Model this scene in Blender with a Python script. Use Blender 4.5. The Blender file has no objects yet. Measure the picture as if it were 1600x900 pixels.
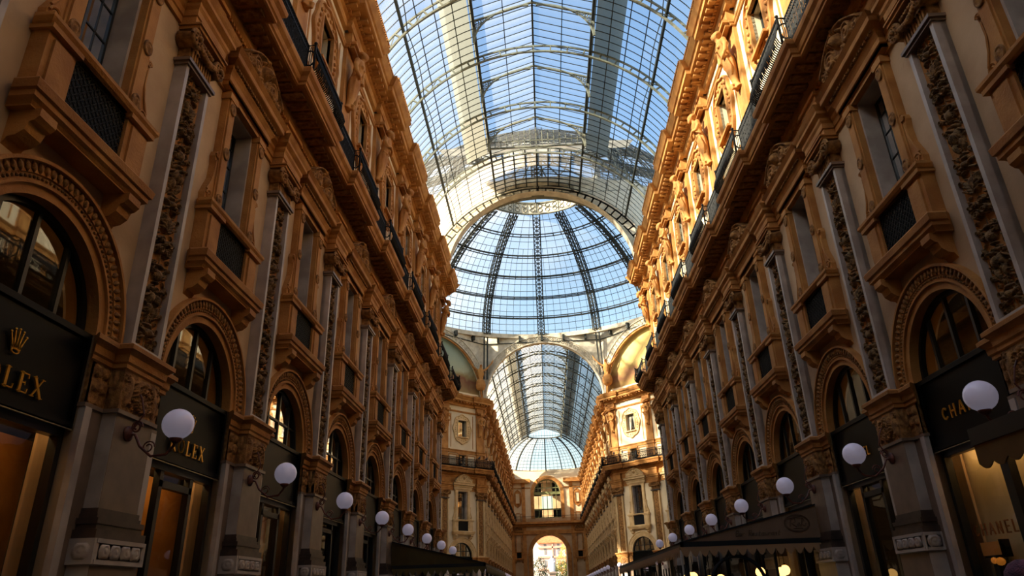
import bpy, bmesh, math, random
import numpy as np
from mathutils import Matrix, Vector

# ------------------------------------------------------------------ camera, sky, sun, exposure
sc = bpy.context.scene
PI = math.pi
def make_camera():
    f, yaw, pitch, roll, cx, cz = 1091.93, -.0353, .4147, -.0321, -.559, 1.65
    cy, sy = math.cos(yaw), math.sin(yaw); cp, sp = math.cos(pitch), math.sin(pitch)
    fw = Vector((sy*cp, cy*cp, sp)); rt = Vector((cy, -sy, 0)); up = rt.cross(fw)
    cr, sr = math.cos(roll), math.sin(roll)
    r = rt*cr + up*sr; u = -rt*sr + up*cr
    M = Matrix(((r.x, u.x, -fw.x, cx), (r.y, u.y, -fw.y, 0), (r.z, u.z, -fw.z, cz), (0, 0, 0, 1)))
    cam = bpy.data.cameras.new('camera'); o = bpy.data.objects.new('camera', cam); sc.collection.objects.link(o)
    o.matrix_world = M; cam.sensor_width = 36; cam.lens = f*36/1600; cam.clip_end = 1500; cam.clip_start = .05
    sc.camera = o
make_camera()
SUN = Vector((-.80, -.38, .50)).normalized()
w = bpy.data.worlds.new('sky'); sc.world = w; w.use_nodes = True
nt = w.node_tree; bg = nt.nodes['Background']
sky = nt.nodes.new('ShaderNodeTexSky'); sky.sky_type = 'NISHITA'; sky.sun_disc = False
sky.sun_elevation = math.asin(SUN.z); sky.sun_rotation = math.atan2(SUN.x, SUN.y)
sky.air_density = 1.6; sky.dust_density = 2.2; sky.ozone_density = 1.5
nt.links.new(sky.outputs[0], bg.inputs[0]); bg.inputs[1].default_value = .35
sl = bpy.data.lights.new('sun', 'SUN'); sl.energy = 20; sl.angle = math.radians(1.2); sl.color = (1, .84, .6)
so = bpy.data.objects.new('sun', sl); sc.collection.objects.link(so)
so.rotation_euler = SUN.to_track_quat('Z', 'Y').to_euler(); so.location = (-60, -40, 80)
sc.view_settings.view_transform = 'Standard'; sc.view_settings.look = 'None'
sc.view_settings.exposure = 0.0; sc.view_settings.gamma = 1; sc.view_settings.use_curve_mapping = False
sc.cycles.max_bounces = 7; sc.cycles.diffuse_bounces = 4; sc.cycles.transparent_max_bounces = 14
sc.cycles.transmission_bounces = 6; sc.cycles.glossy_bounces = 3
sc.cycles.sample_clamp_indirect = 6; sc.cycles.caustics_reflective = False; sc.cycles.caustics_refractive = False

# ------------------------------------------------------------------ materials
def S(r, g, b):
    f = lambda c: ((c/255+.055)/1.055)**2.4 if c > 10 else c/255/12.92
    return (f(r), f(g), f(b), 1)
def mat(name, col, rough=.7, col2=None, scale=3, bump=0, bscale=30, spec=.3, metal=0):
    m = bpy.data.materials.new(name); m.use_nodes = True
    n = m.node_tree.nodes; l = m.node_tree.links; p = n['Principled BSDF']
    p.inputs['Roughness'].default_value = rough; p.inputs['Specular IOR Level'].default_value = spec
    p.inputs['Metallic'].default_value = metal
    tc = n.new('ShaderNodeTexCoord')
    if col2:
        no = n.new('ShaderNodeTexNoise'); no.inputs['Scale'].default_value = scale; no.inputs['Detail'].default_value = 5
        l.new(tc.outputs['Object'], no.inputs['Vector'])
        cr = n.new('ShaderNodeValToRGB'); cr.color_ramp.elements[0].position = .38; cr.color_ramp.elements[1].position = .66
        cr.color_ramp.elements[0].color = col2; cr.color_ramp.elements[1].color = col
        l.new(no.outputs[0], cr.inputs[0]); l.new(cr.outputs[0], p.inputs['Base Color'])
    else:
        p.inputs['Base Color'].default_value = col
    if bump:
        nb = n.new('ShaderNodeTexNoise'); nb.inputs['Scale'].default_value = bscale; nb.inputs['Detail'].default_value = 4
        l.new(tc.outputs['Object'], nb.inputs['Vector'])
        b = n.new('ShaderNodeBump'); b.inputs['Strength'].default_value = bump; b.inputs['Distance'].default_value = .03
        l.new(nb.outputs[0], b.inputs['Height']); l.new(b.outputs[0], p.inputs['Normal'])
    return m
def glass_mat(name, tint, haze, dirt=(1, .95, .85, 1), refl=1.0, patch=None):
    """pane: clear with Fresnel gloss, plus a film of dust that scatters light through it"""
    m = bpy.data.materials.new(name); m.use_nodes = True
    n = m.node_tree.nodes; l = m.node_tree.links; n.remove(n['Principled BSDF']); out = n['Material Output']
    tr = n.new('ShaderNodeBsdfTransparent'); tr.inputs[0].default_value = tint
    tl = n.new('ShaderNodeBsdfTranslucent'); tl.inputs[0].default_value = dirt
    mx = n.new('ShaderNodeMixShader'); l.new(tr.outputs[0], mx.inputs[1]); l.new(tl.outputs[0], mx.inputs[2])
    mx.inputs[0].default_value = haze
    if patch:
        tc = n.new('ShaderNodeTexCoord'); no = n.new('ShaderNodeTexNoise'); no.inputs['Scale'].default_value = patch
        l.new(tc.outputs['Object'], no.inputs['Vector']); mr = n.new('ShaderNodeMapRange')
        mr.inputs[1].default_value = .35; mr.inputs[2].default_value = .7
        mr.inputs[3].default_value = haze*.5; mr.inputs[4].default_value = haze*1.6
        l.new(no.outputs[0], mr.inputs[0]); l.new(mr.outputs[0], mx.inputs[0])
    last = mx
    if refl:
        gl = n.new('ShaderNodeBsdfGlossy'); gl.inputs['Roughness'].default_value = .02
        fr = n.new('ShaderNodeFresnel'); ge = n.new('ShaderNodeNewGeometry'); io = n.new('ShaderNodeMapRange')
        io.inputs[3].default_value = 1.45; io.inputs[4].default_value = 1/1.45       # thin sheet: same gloss from both sides
        l.new(ge.outputs['Backfacing'], io.inputs[0]); l.new(io.outputs[0], fr.inputs[0])
        mm = n.new('ShaderNodeMath'); mm.operation = 'MULTIPLY'; mm.inputs[1].default_value = refl
        l.new(fr.outputs[0], mm.inputs[0])
        m2 = n.new('ShaderNodeMixShader'); l.new(mm.outputs[0], m2.inputs[0]); l.new(mx.outputs[0], m2.inputs[1]); l.new(gl.outputs[0], m2.inputs[2]); last = m2
    l.new(last.outputs[0], out.inputs[0])
    return m
def emit(name, col, st):
    m = bpy.data.materials.new(name); m.use_nodes = True
    p = m.node_tree.nodes['Principled BSDF']; p.inputs['Base Color'].default_value = col
    p.inputs['Emission Color'].default_value = col; p.inputs['Emission Strength'].default_value = st
    p.inputs['Roughness'].default_value = .15
    return m
STUC = mat('plaster_rose', S(204, 175, 140), .85, S(184, 155, 122), .8, .15, 12)
OCH_LIT = mat('stone_ochre_lit', S(222, 194, 148), .75, S(202, 170, 122), 1.6, .3, 25)  # paler copy of the ochre stone; brighter far light put into the colour
CREAM = mat('plaster_cream', S(226, 210, 180), .85, S(214, 196, 164), .8, .1, 12)
CARV = mat('relief_umber', S(150, 118, 76), .8, S(84, 62, 38), 14, .6, 60)
OCH = mat('stone_ochre', S(190, 137, 75), .75, S(160, 107, 55), 1.6, .35, 25)
OCHD = mat('carved_ochre', S(172, 126, 72), .8, S(116, 80, 44), 9, .5, 40)
MARB = mat('marble_white', S(190, 180, 172), .45, S(156, 144, 136), 1.5, .05, 8, .5)
MARBB = mat('marble_brown', S(128, 108, 92), .45, S(104, 86, 72), 1.8, .05, 8, .5)
BASEM = mat('marble_dark', S(84, 68, 60), .4, S(52, 42, 38), 3, .05, 8, .5)
IRON = mat('iron_black', S(15, 15, 16), .6, spec=.15)
FRAME = mat('frame_dark', S(20, 24, 24), .4, spec=.5)
TRUSS = mat('truss_grey', S(128, 128, 112), .6, S(104, 104, 92), 4)
TRUSD = mat('truss_dark', S(48, 52, 50), .6)
DOMEC = mat('stucco_pale', S(222, 214, 196), .8, S(196, 186, 166), 2, .3, 14)
SIGN = mat('sign_black', S(6, 7, 7), .45, spec=.12)
GOLD = mat('gold_leaf', S(230, 170, 60), .3, metal=.8, spec=.5)
COPPER = mat('copper_bracket', S(120, 66, 52), .5, S(84, 46, 40), 12, spec=.4)
GLOBE = emit('opal_globe', S(214, 206, 230), .13)
WARM = emit('warm_bulb', S(255, 196, 110), 3.2)
FLOOR = mat('floor_marble', S(104, 94, 86), .35, S(72, 62, 56), 1.2)
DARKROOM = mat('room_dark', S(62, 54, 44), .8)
CURT = mat('curtain', S(196, 190, 174), .9, S(150, 146, 134), 14)
WGL = glass_mat('window_glass', (.8, .84, .82, 1), 0.0, refl=16)
DIM = glass_mat('fanlight_glass', (.8, .8, .76, 1), 0.0, refl=1.6)
SGL = glass_mat('shop_glass', (.85, .85, .8, 1), 0.0, refl=1.2)
VGL = glass_mat('roof_glass', (.84, .91, .97, 1), .035, refl=.12, patch=.35)
DGL = glass_mat('dome_glass_dusty', (.88, .93, .98, 1), .22, (.66, .62, .56, 1), refl=.12, patch=.12)
FGL = glass_mat('roof_glass_dusty', (.86, .9, .95, 1), .28, (.85, .78, .66, 1), refl=.12, patch=.25)
SBLK = glass_mat('sun_block_glass', (.7, .72, .74, 1), .9, (.9, .88, .82, 1), refl=0)  # haze added on the unseen cross vaults to stop direct sun and diffuse it
WALK = glass_mat('frosted_walkway', (.4, .4, .4, 1), .92, (.17, .155, .12, 1), refl=0)

# ------------------------------------------------------------------ mesh builder
class MB:
    def __init__(s): s.V = []; s.F = []; s.M = []; s.S = []
    def add(s, vs, fs, m=0, sm=False):
        b = len(s.V); s.V.extend([tuple(map(float, v)) for v in vs]); s.F.extend([tuple(b+i for i in f) for f in fs]); s.M.extend([m]*len(fs)); s.S.extend([sm]*len(fs))
    def bx(s, x0, x1, y0, y1, z0, z1, m=0):
        v = [(x, y, z) for x in (x0, x1) for y in (y0, y1) for z in (z0, z1)]
        s.add(v, [(0, 1, 3, 2), (4, 6, 7, 5), (0, 4, 5, 1), (2, 3, 7, 6), (0, 2, 6, 4), (1, 5, 7, 3)], m)
    def box(s, u0, u1, v0, v1, z0, z1, m=0): s.bx(u0, u1, -v1, -v0, z0, z1, m)
    def prism(s, poly, v0, v1, m=0):            # poly in (u,z), extruded outward v0->v1
        n = len(poly); vs = [(u, -v0, z) for u, z in poly]+[(u, -v1, z) for u, z in poly]
        s.add(vs, [tuple(range(n)), tuple(range(2*n-1, n-1, -1))]+[(i, (i+1) % n, n+(i+1) % n, n+i) for i in range(n)], m)
    def sweep(s, path, prof, m=0, caps=True):    # path (u, v, su); prof (d, z)
        n = len(prof); vs = []
        for (u, v, su) in path:
            for (d, z) in prof: vs.append((u+su*d, -(v+d), z))
        fs = [(i*n+j, i*n+j+1, (i+1)*n+j+1, (i+1)*n+j) for i in range(len(path)-1) for j in range(n-1)]
        s.add(vs, fs, m)
        if caps:
            k = len(path)-1
            s.add([vs[j] for j in range(n)], [tuple(range(n))], m) if n > 2 else None
            s.add([vs[k*n+j] for j in range(n)], [tuple(range(n))], m) if n > 2 else None
    def bar(s, p, q, w, h=None, m=0, up=(0, 0, 1)):
        p = Vector(p); q = Vector(q); d = (q-p); h = h or w
        if d.length < 1e-6: return
        d.normalize(); a = d.cross(Vector(up))
        if a.length < 1e-4: a = d.cross(Vector((1, 0, 0)))
        a.normalize(); b = a.cross(d); a *= w/2; b *= h/2
        vs = [p-a-b, p+a-b, p+a+b, p-a+b, q-a-b, q+a-b, q+a+b, q-a+b]
        s.add(vs, [(0, 1, 2, 3), (7, 6, 5, 4), (0, 4, 5, 1), (1, 5, 6, 2), (2, 6, 7, 3), (3, 7, 4, 0)], m)
    def tube(s, pts, r, n=6, m=0, closed=False):
        pts = [Vector(p) for p in pts]; k = len(pts); vs = []; prev = None
        rr = r if hasattr(r, '__len__') else [r]*k
        for i, p in enumerate(pts):
            if closed: t = pts[(i+1) % k]-pts[i-1]
            else: t = pts[min(i+1, k-1)]-pts[max(i-1, 0)]
            t.normalize()
            if prev is None:
                a = t.cross(Vector((0, 0, 1)))
                if a.length < .05: a = t.cross(Vector((1, 0, 0)))
            else: a = prev-t*prev.dot(t)
            a.normalize(); prev = a; b = t.cross(a)
            for j in range(n):
                c = 2*PI*j/n; vs.append(p+(a*math.cos(c)+b*math.sin(c))*rr[i])
        fs = []; kk = k if closed else k-1
        for i in range(kk):
            i2 = (i+1) % k
            for j in range(n): fs.append((i*n+j, i*n+(j+1) % n, i2*n+(j+1) % n, i2*n+j))
        if not closed: fs += [tuple(range(n)), tuple(range(k*n-1, (k-1)*n-1, -1))]
        s.add(vs, fs, m, n > 5)
    def loft(s, secs, n=16, m=0, fold=0, sm=True):   # secs (x,y,z,rx,ry[,fold])
        vs = []
        for q in secs:
            x, y, z, rx, ry = q[:5]; fo = q[5] if len(q) > 5 else fold
            for j in range(n):
                c = 2*PI*j/n; k = 1+fo*math.sin(c*7+z*3)
                vs.append((x+rx*k*math.cos(c), y+ry*k*math.sin(c), z))
        k = len(secs)
        fs = [(i*n+j, i*n+(j+1) % n, (i+1)*n+(j+1) % n, (i+1)*n+j) for i in range(k-1) for j in range(n)]
        fs += [tuple(range(n-1, -1, -1)), tuple(range((k-1)*n, k*n))]
        s.add(vs, fs, m, sm)
    def ball(s, c, r, n=12, m=0, sc3=(1, 1, 1)):
        secs = []
        for i in range(n//2+1):
            a = -PI/2+PI*i/(n//2); secs.append((c[0], c[1], c[2]+math.sin(a)*r*sc3[2], max(1e-3, math.cos(a)*r*sc3[0]), max(1e-3, math.cos(a)*r*sc3[1])))
        s.loft(secs, n, m)
    def grid(s, X, Y, Z, mask=None, m=0, sm=True):
        a, b = X.shape; vs = np.stack([X, Y, Z], -1).reshape(-1, 3)
        fs = []
        for i in range(a-1):
            for j in range(b-1):
                if mask is None or mask[i, j]: fs.append((i*b+j, i*b+j+1, (i+1)*b+j+1, (i+1)*b+j))
        if mask is not None:
            used = sorted({k for f in fs for k in f}); mp = {k: i for i, k in enumerate(used)}
            vs = vs[used]; fs = [tuple(mp[k] for k in f) for f in fs]
        s.add(vs, fs, m, sm)
    def join(s, o, M=None, mo=0):
        b = len(s.V)
        s.V.extend([tuple(M @ Vector(v)) for v in o.V] if M else o.V)
        s.F.extend([tuple(b+i for i in f) for f in o.F]); s.M.extend([k+mo for k in o.M]); s.S.extend(o.S)
        return s
    def mesh(s, name, mats):
        me = bpy.data.meshes.new(name); me.from_pydata(s.V, [], s.F)
        for m in (mats if isinstance(mats, (list, tuple)) else [mats]): me.materials.append(m)
        me.polygons.foreach_set('material_index', s.M); me.polygons.foreach_set('use_smooth', s.S); me.update()
        return me
def frompy(me): # mesh -> MB
    b = MB(); b.V = [tuple(v.co) for v in me.vertices]; b.F = [tuple(p.vertices) for p in me.polygons]
    b.M = [0]*len(b.F); b.S = [True]*len(b.F); return b
def remesh(b, voxel, smooth=2):
    me = b.mesh('tmp', STUC); o = bpy.data.objects.new('tmp', me); sc.collection.objects.link(o)
    r = o.modifiers.new('r', 'REMESH'); r.mode = 'VOXEL'; r.voxel_size = voxel
    s = o.modifiers.new('s', 'SMOOTH'); s.iterations = smooth; s.factor = .5
    dg = bpy.context.evaluated_depsgraph_get(); dg.update()
    m2 = bpy.data.meshes.new_from_object(o.evaluated_get(dg)); out = frompy(m2)
    bpy.data.objects.remove(o); bpy.data.meshes.remove(m2); bpy.data.meshes.remove(me); return out

I4 = Matrix.Identity(4)
def link(name, me, M=I4, parent=None, **p):
    o = bpy.data.objects.new(name, me); sc.collection.objects.link(o)
    if parent: o.parent = parent
    o.matrix_local = M
    for k, v in p.items():
        if v: o[k] = v
    return o
def tree(t, M, parent=None, **p):                 # t = (name, mesh, [children])
    o = link(t[0], t[1], M, parent, **p)
    if len(t) > 3: o['label'] = o.get('label') or t[3]
    for c in (t[2] if len(t) > 2 else []): tree(c, I4, o)
    return o
def stuff(o): o['kind'] = 'stuff'; return o

# ------------------------------------------------------------------ carved relief (height fields, real geometry)
def ell(u, z, cu, cz, a, b, rot, h):
    c, s = math.cos(rot), math.sin(rot); x = (u-cu)*c+(z-cz)*s; y = -(u-cu)*s+(z-cz)*c
    return h*np.sqrt(np.maximum(0, 1-(x/a)**2-(y/b)**2))
def ringf(u, z, cu, cz, R, t, h):
    r = np.hypot(u-cu, z-cz); return h*np.sqrt(np.maximum(0, 1-((r-R)/t)**2))
def spir(u, z, cu, cz, R, h, turns=2.2, sg=1, ph=0):
    x, y = u-cu, z-cz; r = np.hypot(x, y); th = (np.arctan2(y, x*sg)+ph)/(2*PI); p = R/turns
    f = ((r/p-th) % 1-.5)*2; return np.where(r < R, h*(.35+.65*np.sqrt(np.maximum(0, 1-f**2))), 0)
def candelabra(u, z, H, seed, amp):
    rnd = random.Random(seed); a = np.abs(u); h = np.zeros_like(u); y = .12; k = 0
    h = np.maximum(h, .35*amp*np.sqrt(np.maximum(0, 1-(a/.025)**2)))
    while y < H-.35:
        t = (k+seed) % 5; L = 0
        if t == 0:      # vase with handles
            L = .62
            h = np.maximum(h, ell(a, z, 0, y+.2, .11, .15, 0, amp)); h = np.maximum(h, ell(a, z, 0, y+.42, .13, .045, 0, amp*.9))
            h = np.maximum(h, ringf(a, z, .13, y+.3, .05, .02, amp*.7)); h = np.maximum(h, ell(a, z, 0, y+.03, .08, .03, 0, amp*.8))
        elif t == 1:    # scrolls
            L = .5
            h = np.maximum(h, spir(a, z, .105, y+.14, .1, amp, 1.8)); h = np.maximum(h, spir(a, z, .11, y+.36, .085, amp, 1.6, -1, 2))
        elif t == 2:    # leaf fan
            L = .5
            for i in range(4):
                h = np.maximum(h, ell(a, z, .05+.03*i, y+.1+.09*i, .035, .12, -.9+.15*i, amp*.9))
            h = np.maximum(h, ell(a, z, 0, y+.3, .04, .2, 0, amp))
        elif t == 3:    # mask and wings
            L = .55
            h = np.maximum(h, ell(a, z, 0, y+.25, .075, .1, 0, amp*1.2)); h = np.maximum(h, ell(a, z, .13, y+.26, .1, .05, .5, amp*.8))
            h = np.maximum(h, ell(a, z, .12, y+.12, .09, .035, -.6, amp*.8)); h = np.maximum(h, ell(a, z, 0, y+.42, .1, .05, 0, amp*.8))
        else:           # winged figure pair
            L = .75
            h = np.maximum(h, ell(a, z, .085, y+.62, .045, .055, 0, amp*1.3)); h = np.maximum(h, ell(a, z, .085, y+.42, .06, .16, .15, amp*1.1))
            h = np.maximum(h, ell(a, z, .1, y+.16, .035, .16, -.12, amp)); h = np.maximum(h, ell(a, z, .16, y+.48, .02, .13, .7, amp*.8))
        y += L+.03; k += 1
    return h
def rel(w, z0, z1, v0, fn, nx, nz, mask=False, m=0):
    U, Z = np.meshgrid(np.linspace(-w, w, nx), np.linspace(z0, z1, nz)); h = fn(U, Z-z0)
    mk = None
    if mask:
        mk = (h[:-1, :-1]+h[1:, :-1]+h[:-1, 1:]+h[1:, 1:]) > 1e-3
    b = MB(); b.grid(U, -(v0+h), Z, mk, m)
    if mask:                                         # close the cut-out carving with sides and a flat back
        cnt = {}
        for f in b.F:
            for e in zip(f, f[1:]+f[:1]): cnt[tuple(sorted(e))] = cnt.get(tuple(sorted(e)), 0)+1
        n0 = len(b.V); V0 = list(b.V); yb = -(v0-.06); F0 = list(b.F)
        b.add([(x, yb, z) for x, y, z in V0], [f[::-1] for f in F0], m)
        for (p, q), c in cnt.items():
            if c == 1: b.F.append((p, q, n0+q, n0+p)); b.M.append(m); b.S.append(False)
    return b
def clutter(u, z, W, H, amp, seed, per=26):
    r = random.Random(seed); h = np.zeros_like(u); a = np.abs(u)
    for i in range(int(H*per)):
        cu, cz = r.uniform(.03, W*.92), r.uniform(.05, H-.05); q = r.random()
        if q < .45: h = np.maximum(h, ell(a, z, cu, cz, r.uniform(.014, .026), r.uniform(.035, .075), r.uniform(-1.2, 1.2), amp*r.uniform(.6, 1)))
        elif q < .8: h = np.maximum(h, ringf(a, z, cu, cz, r.uniform(.025, .045), .014, amp*r.uniform(.5, .9)))
        else: h = np.maximum(h, ell(a, z, cu, cz, .022, .022, 0, amp*1.1))
    return h
def two_tone(b, y0, thr):
    for i, f in enumerate(b.F): b.M[i] = 1 if sum(-b.V[k][1] for k in f)/len(f)-y0 > thr else 0
    return b
def frieze(u, z, W, H, amp, n=3):
    h = 0*u
    for i in range(n):
        c = (-W+W*(2*i+1)/n); h = np.maximum(h, spir(u, z, c, H*.5, min(H*.42, W/n*.9), amp, 2, 1 if i % 2 else -1))
        h = np.maximum(h, ell(u, z, c, H*.5, .05, .05, 0, amp*1.2))
        for q in range(5):
            aa = q*1.26+i; h = np.maximum(h, ell(u, z, c+.36*H*math.cos(aa), H*.5+.36*H*math.sin(aa), .04, .09, aa, amp*.8))
    return h*((np.abs(u) < W*.99) & (z > .015) & (z < H-.015))

BAY = 4.84
# ------------------------------------------------------------------ pier centred pieces (origin on wall face, outward = -y)
def P_pier():
    hw, v = .52, .28
    def lay(z0, z1, d, m=None):
        b = MB(); b.box(-hw-d, hw+d, -.1, v+d, z0, z1)
        for s in (-1, 1) if z0 > 4 else (): b.box(*sorted((s*.5, s*(1.0+d*.3))), -.1, .06+d*.6, z0, z1)
        return b
    plinth = lay(0, 2.22, .1)
    band = lay(2.22, 2.56, .15); band.box(-.62, .62, .4, .44, 2.5, 2.56); band.box(-.62, .62, .4, .44, 2.22, 2.28)
    band.join(rel(.56, 2.28, 2.5, .43, lambda u, z: frieze(u, z, .54, .22, .03, 4), 60, 16))
    for s in (-1, 1):
        r = rel(.15, 2.28, 2.5, .0, lambda u, z: frieze(u, z, .14, .22, .03, 1), 16, 14)
        band.join(r, Matrix.Translation((s*(hw+.15), -.25, 0)) @ Matrix.Rotation(s*PI/2, 4, 'Z'))
    base = MB()
    for z0, z1, d in ((2.56, 2.68, .13), (2.68, 2.76, .08), (2.76, 2.84, .1), (2.84, 2.9, .05), (2.9, 2.98, .03)): base.join(lay(z0, z1, d))
    shaft = MB(); shaft.box(-hw, hw, -.1, v, 2.98, 4.36, 0); shaft.box(-hw+.01, hw-.01, v, v+.006, 2.98, 4.36, 1); shaft.box(-hw-.09, hw+.09, v+.1, v+.106, 0, 2.2, 1)
    jamb = MB()
    for s in (-1, 1):
        jamb.box(*sorted((s*.5, s*.84)), -.1, .06, 0, 4.36, 0); jamb.box(*sorted((s*.84, s*1.0)), -.5, .1, 0, 4.36, 1)
    ast = lay(4.36, 4.42, .05)
    cap = lay(4.42, 5.05, 0)
    for s in (-1, 1): cap.box(*sorted((s*.9, s*1.0)), -.5, .06, 4.36, 5.45)
    cap.join(rel(.5, 4.43, 5.03, v+.005, lambda u, z: frieze(u, z, .48, .6, .07, 1)+np.maximum(ell(np.abs(u), z, .36, .3, .1, .26, .2, .06), clutter(u, z, .5, .6, .05, 7, 60)), 80, 50))
    for s in (-1, 1):
        r = rel(.2, 4.45, 5.02, .065, lambda u, z: candelabra(u*1.2, z, .95, 1, .05), 16, 22); cap.join(r, Matrix.Translation((s*.75, 0, 0)))
    # carved cheeks of the pier capital
    for s in (-1, 1):
        r = rel(.12, 4.45, 5.02, .0, lambda u, z: candelabra(u*1.4, z, .95, 2, .04), 10, 18)
        cap.join(r, Matrix.Translation((s*hw, -.16, 0)) @ Matrix.Rotation(-s*PI/2*-1, 4, 'Z'))
    imp = MB()
    path = [(-1.05, .06, -1), (-hw, .06, -1), (-hw, v, -1), (hw, v, 1), (hw, .06, 1), (1.05, .06, 1)]
    imp.sweep(path, [(0, 5.05), (.03, 5.07), (.03, 5.13), (.06, 5.16), (.07, 5.27), (.13, 5.34), (.15, 5.34), (.15, 5.41), (.09, 5.45), (-.06, 5.45)])
    return ('pier', plinth.mesh('plinth', MARB), [
        ('carved_band', band.mesh('band', MARB)), ('base_moulding', base.mesh('base', BASEM), [], 'dark marble moulding'),
        ('shaft', shaft.mesh('shaft', [MARB, MARBB])), ('jamb_strip', jamb.mesh('jamb', [MARBB, MARB]), [], 'brown marble strips with white edge'),
        ('astragal', ast.mesh('ast', MARBB)), ('carved_capital', cap.mesh('cap', OCHD)), ('impost_moulding', imp.mesh('imp', OCH))]), [plinth, band, base, shaft, jamb, ast, cap, imp]
def P_pilaster():
    z0, z1, hw, v = 5.45, 11.25, .46, .25
    fr = MB()
    for s in (-1, 1): fr.box(*sorted((s*.36, s*hw)), 0, v, z0, z1)
    fr.box(-.36, .36, 0, v, z0, z0+.1); fr.box(-.36, .36, 0, v, z1-.1, z1); fr.box(-hw, hw, 0, .1, z0, z1)
    back = two_tone(rel(.36, z0+.1, z1-.1, .13, lambda u, z: np.maximum(candelabra(u*.95, z*1.25, 6.9, 3, .13), clutter(u, z, .36, 5.6, .09, 5)), 60, 560), .13, .02)
    neck = MB(); neck.box(-.54, .54, 0, .33, 11.2, 11.27); neck.box(-.5, .5, 0, .29, 11.14, 11.2)
    cap = MB()      # composite capital: fluted bell, two volutes, garland
    cap.box(-.44, .44, 0, .24, 11.27, 11.95)
    for i in range(9):
        cap.box(-.4+i*.09, -.35+i*.09, .24, .28, 11.3, 11.6)
    for s in (-1, 1):
        c = []
        for i in range(40):
            a = i/39*2*PI*1.9; r = .19*(1-i/39)+.02; c.append((s*(.46)+r*math.cos(a)*s, -.36, 11.74+r*math.sin(a)))
        cap.tube(c, .035, 6)
        v0 = MB(); v0.loft([(0, 0, -.3, .19, .19), (0, 0, -.05, .17, .17), (0, 0, 0, .2, .2), (0, 0, .05, .2, .2), (0, 0, .06, .12, .12)], 18)
        cap.join(v0, Matrix.Translation((s*.46, -.33, 11.74)) @ Matrix.Rotation(PI/2, 4, 'X'))
        cap.ball((s*.46, -.42, 11.74), .06, 8)
        for q in range(8):
            a = q*PI/4; cap.ball((s*.46+.12*math.cos(a), -.4, 11.74+.12*math.sin(a)), .028, 6)
    for i in range(13):
        t = i/12*2-1; cap.ball((t*.34, -.36, 11.58+.13*t*t), .06+.02*(1-t*t), 8)
    for i in range(6): cap.ball((-.2+i*.08, -.33, 11.83), .05, 6)
    ab = MB(); ab.box(-.56, .56, 0, .42, 11.95, 12.02); ab.box(-.6, .6, 0, .46, 12.02, 12.06)
    return ('pilaster', fr.mesh('pilaster', MARB), [('relief_panel', back.mesh('relief', [OCH, CARV]), [], 'carved ochre candelabra relief'),
        ('necking', neck.mesh('neck', MARBB)), ('capital', cap.mesh('capital', OCHD)), ('abacus', ab.mesh('abacus', OCH))]), [fr, back, neck, cap, ab]
H2 = BAY/2
TQ = math.tan(PI/8)
def step(ua, ub, hw, v0, v1):
    """plan path that breaks forward over a pier; a short end is mitred for the 45 degree corner"""
    a = [(-H2, v0, 0), (-hw, v0, -1), (-hw, v1, -1)] if ua <= -H2+.01 else [(ua-TQ*v1, v1, -TQ)]
    b = [(hw, v1, 1), (hw, v0, 1), (H2, v0, 0)] if ub >= H2-.01 else [(ub+TQ*v1, v1, TQ)]
    return a+b
def P_entab(ua=-H2, ub=H2):
    b = MB(); p = step(ua, ub, .6, .06, .34)
    b.sweep(p, [(-.06, 12.06), (0, 12.06), (0, 12.2), (.03, 12.22), (.03, 12.36), (.07, 12.42), (.07, 12.5), (.16, 12.58), (.16, 12.66), (.2, 12.72), (.24, 12.8), (-.06, 12.86)])
    f = MB(); f.box(-.5, .5, 0, .3, 12.86, 13.35); f.box(-.56, .56, 0, .36, 13.35, 13.45)
    f.box(ua, ub, 0, .06, 12.8, 13.5)
    return b, f
def P_balcony(ua=-H2, ub=H2):
    b = MB(); p = step(ua, ub, 1.32, .78, .98)
    b.sweep(p, [(-.95, 13.9), (-.02, 13.9), (0, 13.88), (.05, 13.9), (.05, 13.97), (.09, 14.0), (.12, 14.12), (.2, 14.2), (.22, 14.28), (.22, 14.34), (-.95, 14.36)])
    b.sweep([(ua, .06, 0 if ua < -2 else -TQ), (ub, .06, 0 if ub > 2 else TQ)], [(-.06, 13.42), (.05, 13.42), (.1, 13.5), (.1, 13.6), (.2, 13.7), (.24, 13.9)])
    # deep soffit consoles over the pier, ribs between
    md = MB()
    for x in np.arange(max(ua, -2.2), min(ub, 2.3), .4):
        d = .95 if abs(x) < 1.3 else .78
        md.box(x-.12, x+.12, .25, d-.1, 13.83, 13.9)
    dn = MB()
    for x in np.arange(ua+.05, ub, .12): dn.box(x-.035, x+.035, .16, .24, 13.52, 13.6)
    return b, md, dn
def rail_panel(u0, u1, v, belly):
    b = MB(); n = int((u1-u0)/(.075 if belly else .09))
    for i in range(n+1):
        u = u0+(u1-u0)*i/n
        if belly: pts = [(u, -(v+a), z) for a, z in ((0, 14.4), (.1, 14.5), (.16, 14.68), (.1, 14.9), (.02, 15.1), (0, 15.25))]
        else: pts = [(u, -v, 14.4), (u, -v, 15.25)]
        b.tube(pts, .021, 4)
    for i in range(int((u1-u0)/.23)):
        u = u0+.115+i*.23; vv = v+(.05 if belly else 0)
        b.tube([(u+.06*math.cos(a), -vv, 14.98+.09*math.sin(a)) for a in np.linspace(0, 2*PI, 11)[:-1]], .018, 4, closed=True)
        b.tube([(u+.05*math.cos(a), -vv-(.08 if belly else 0), 14.66+.12*math.sin(a)) for a in np.linspace(0, 2*PI, 11)[:-1]], .022, 4, closed=True)
    b.box(u0, u1, v-.01, v+.01, 14.36, 14.52)
    for z in (14.42, 15.1): b.bar((u0, -v, z), (u1, -v, z), .04, .05)
    return b
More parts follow.
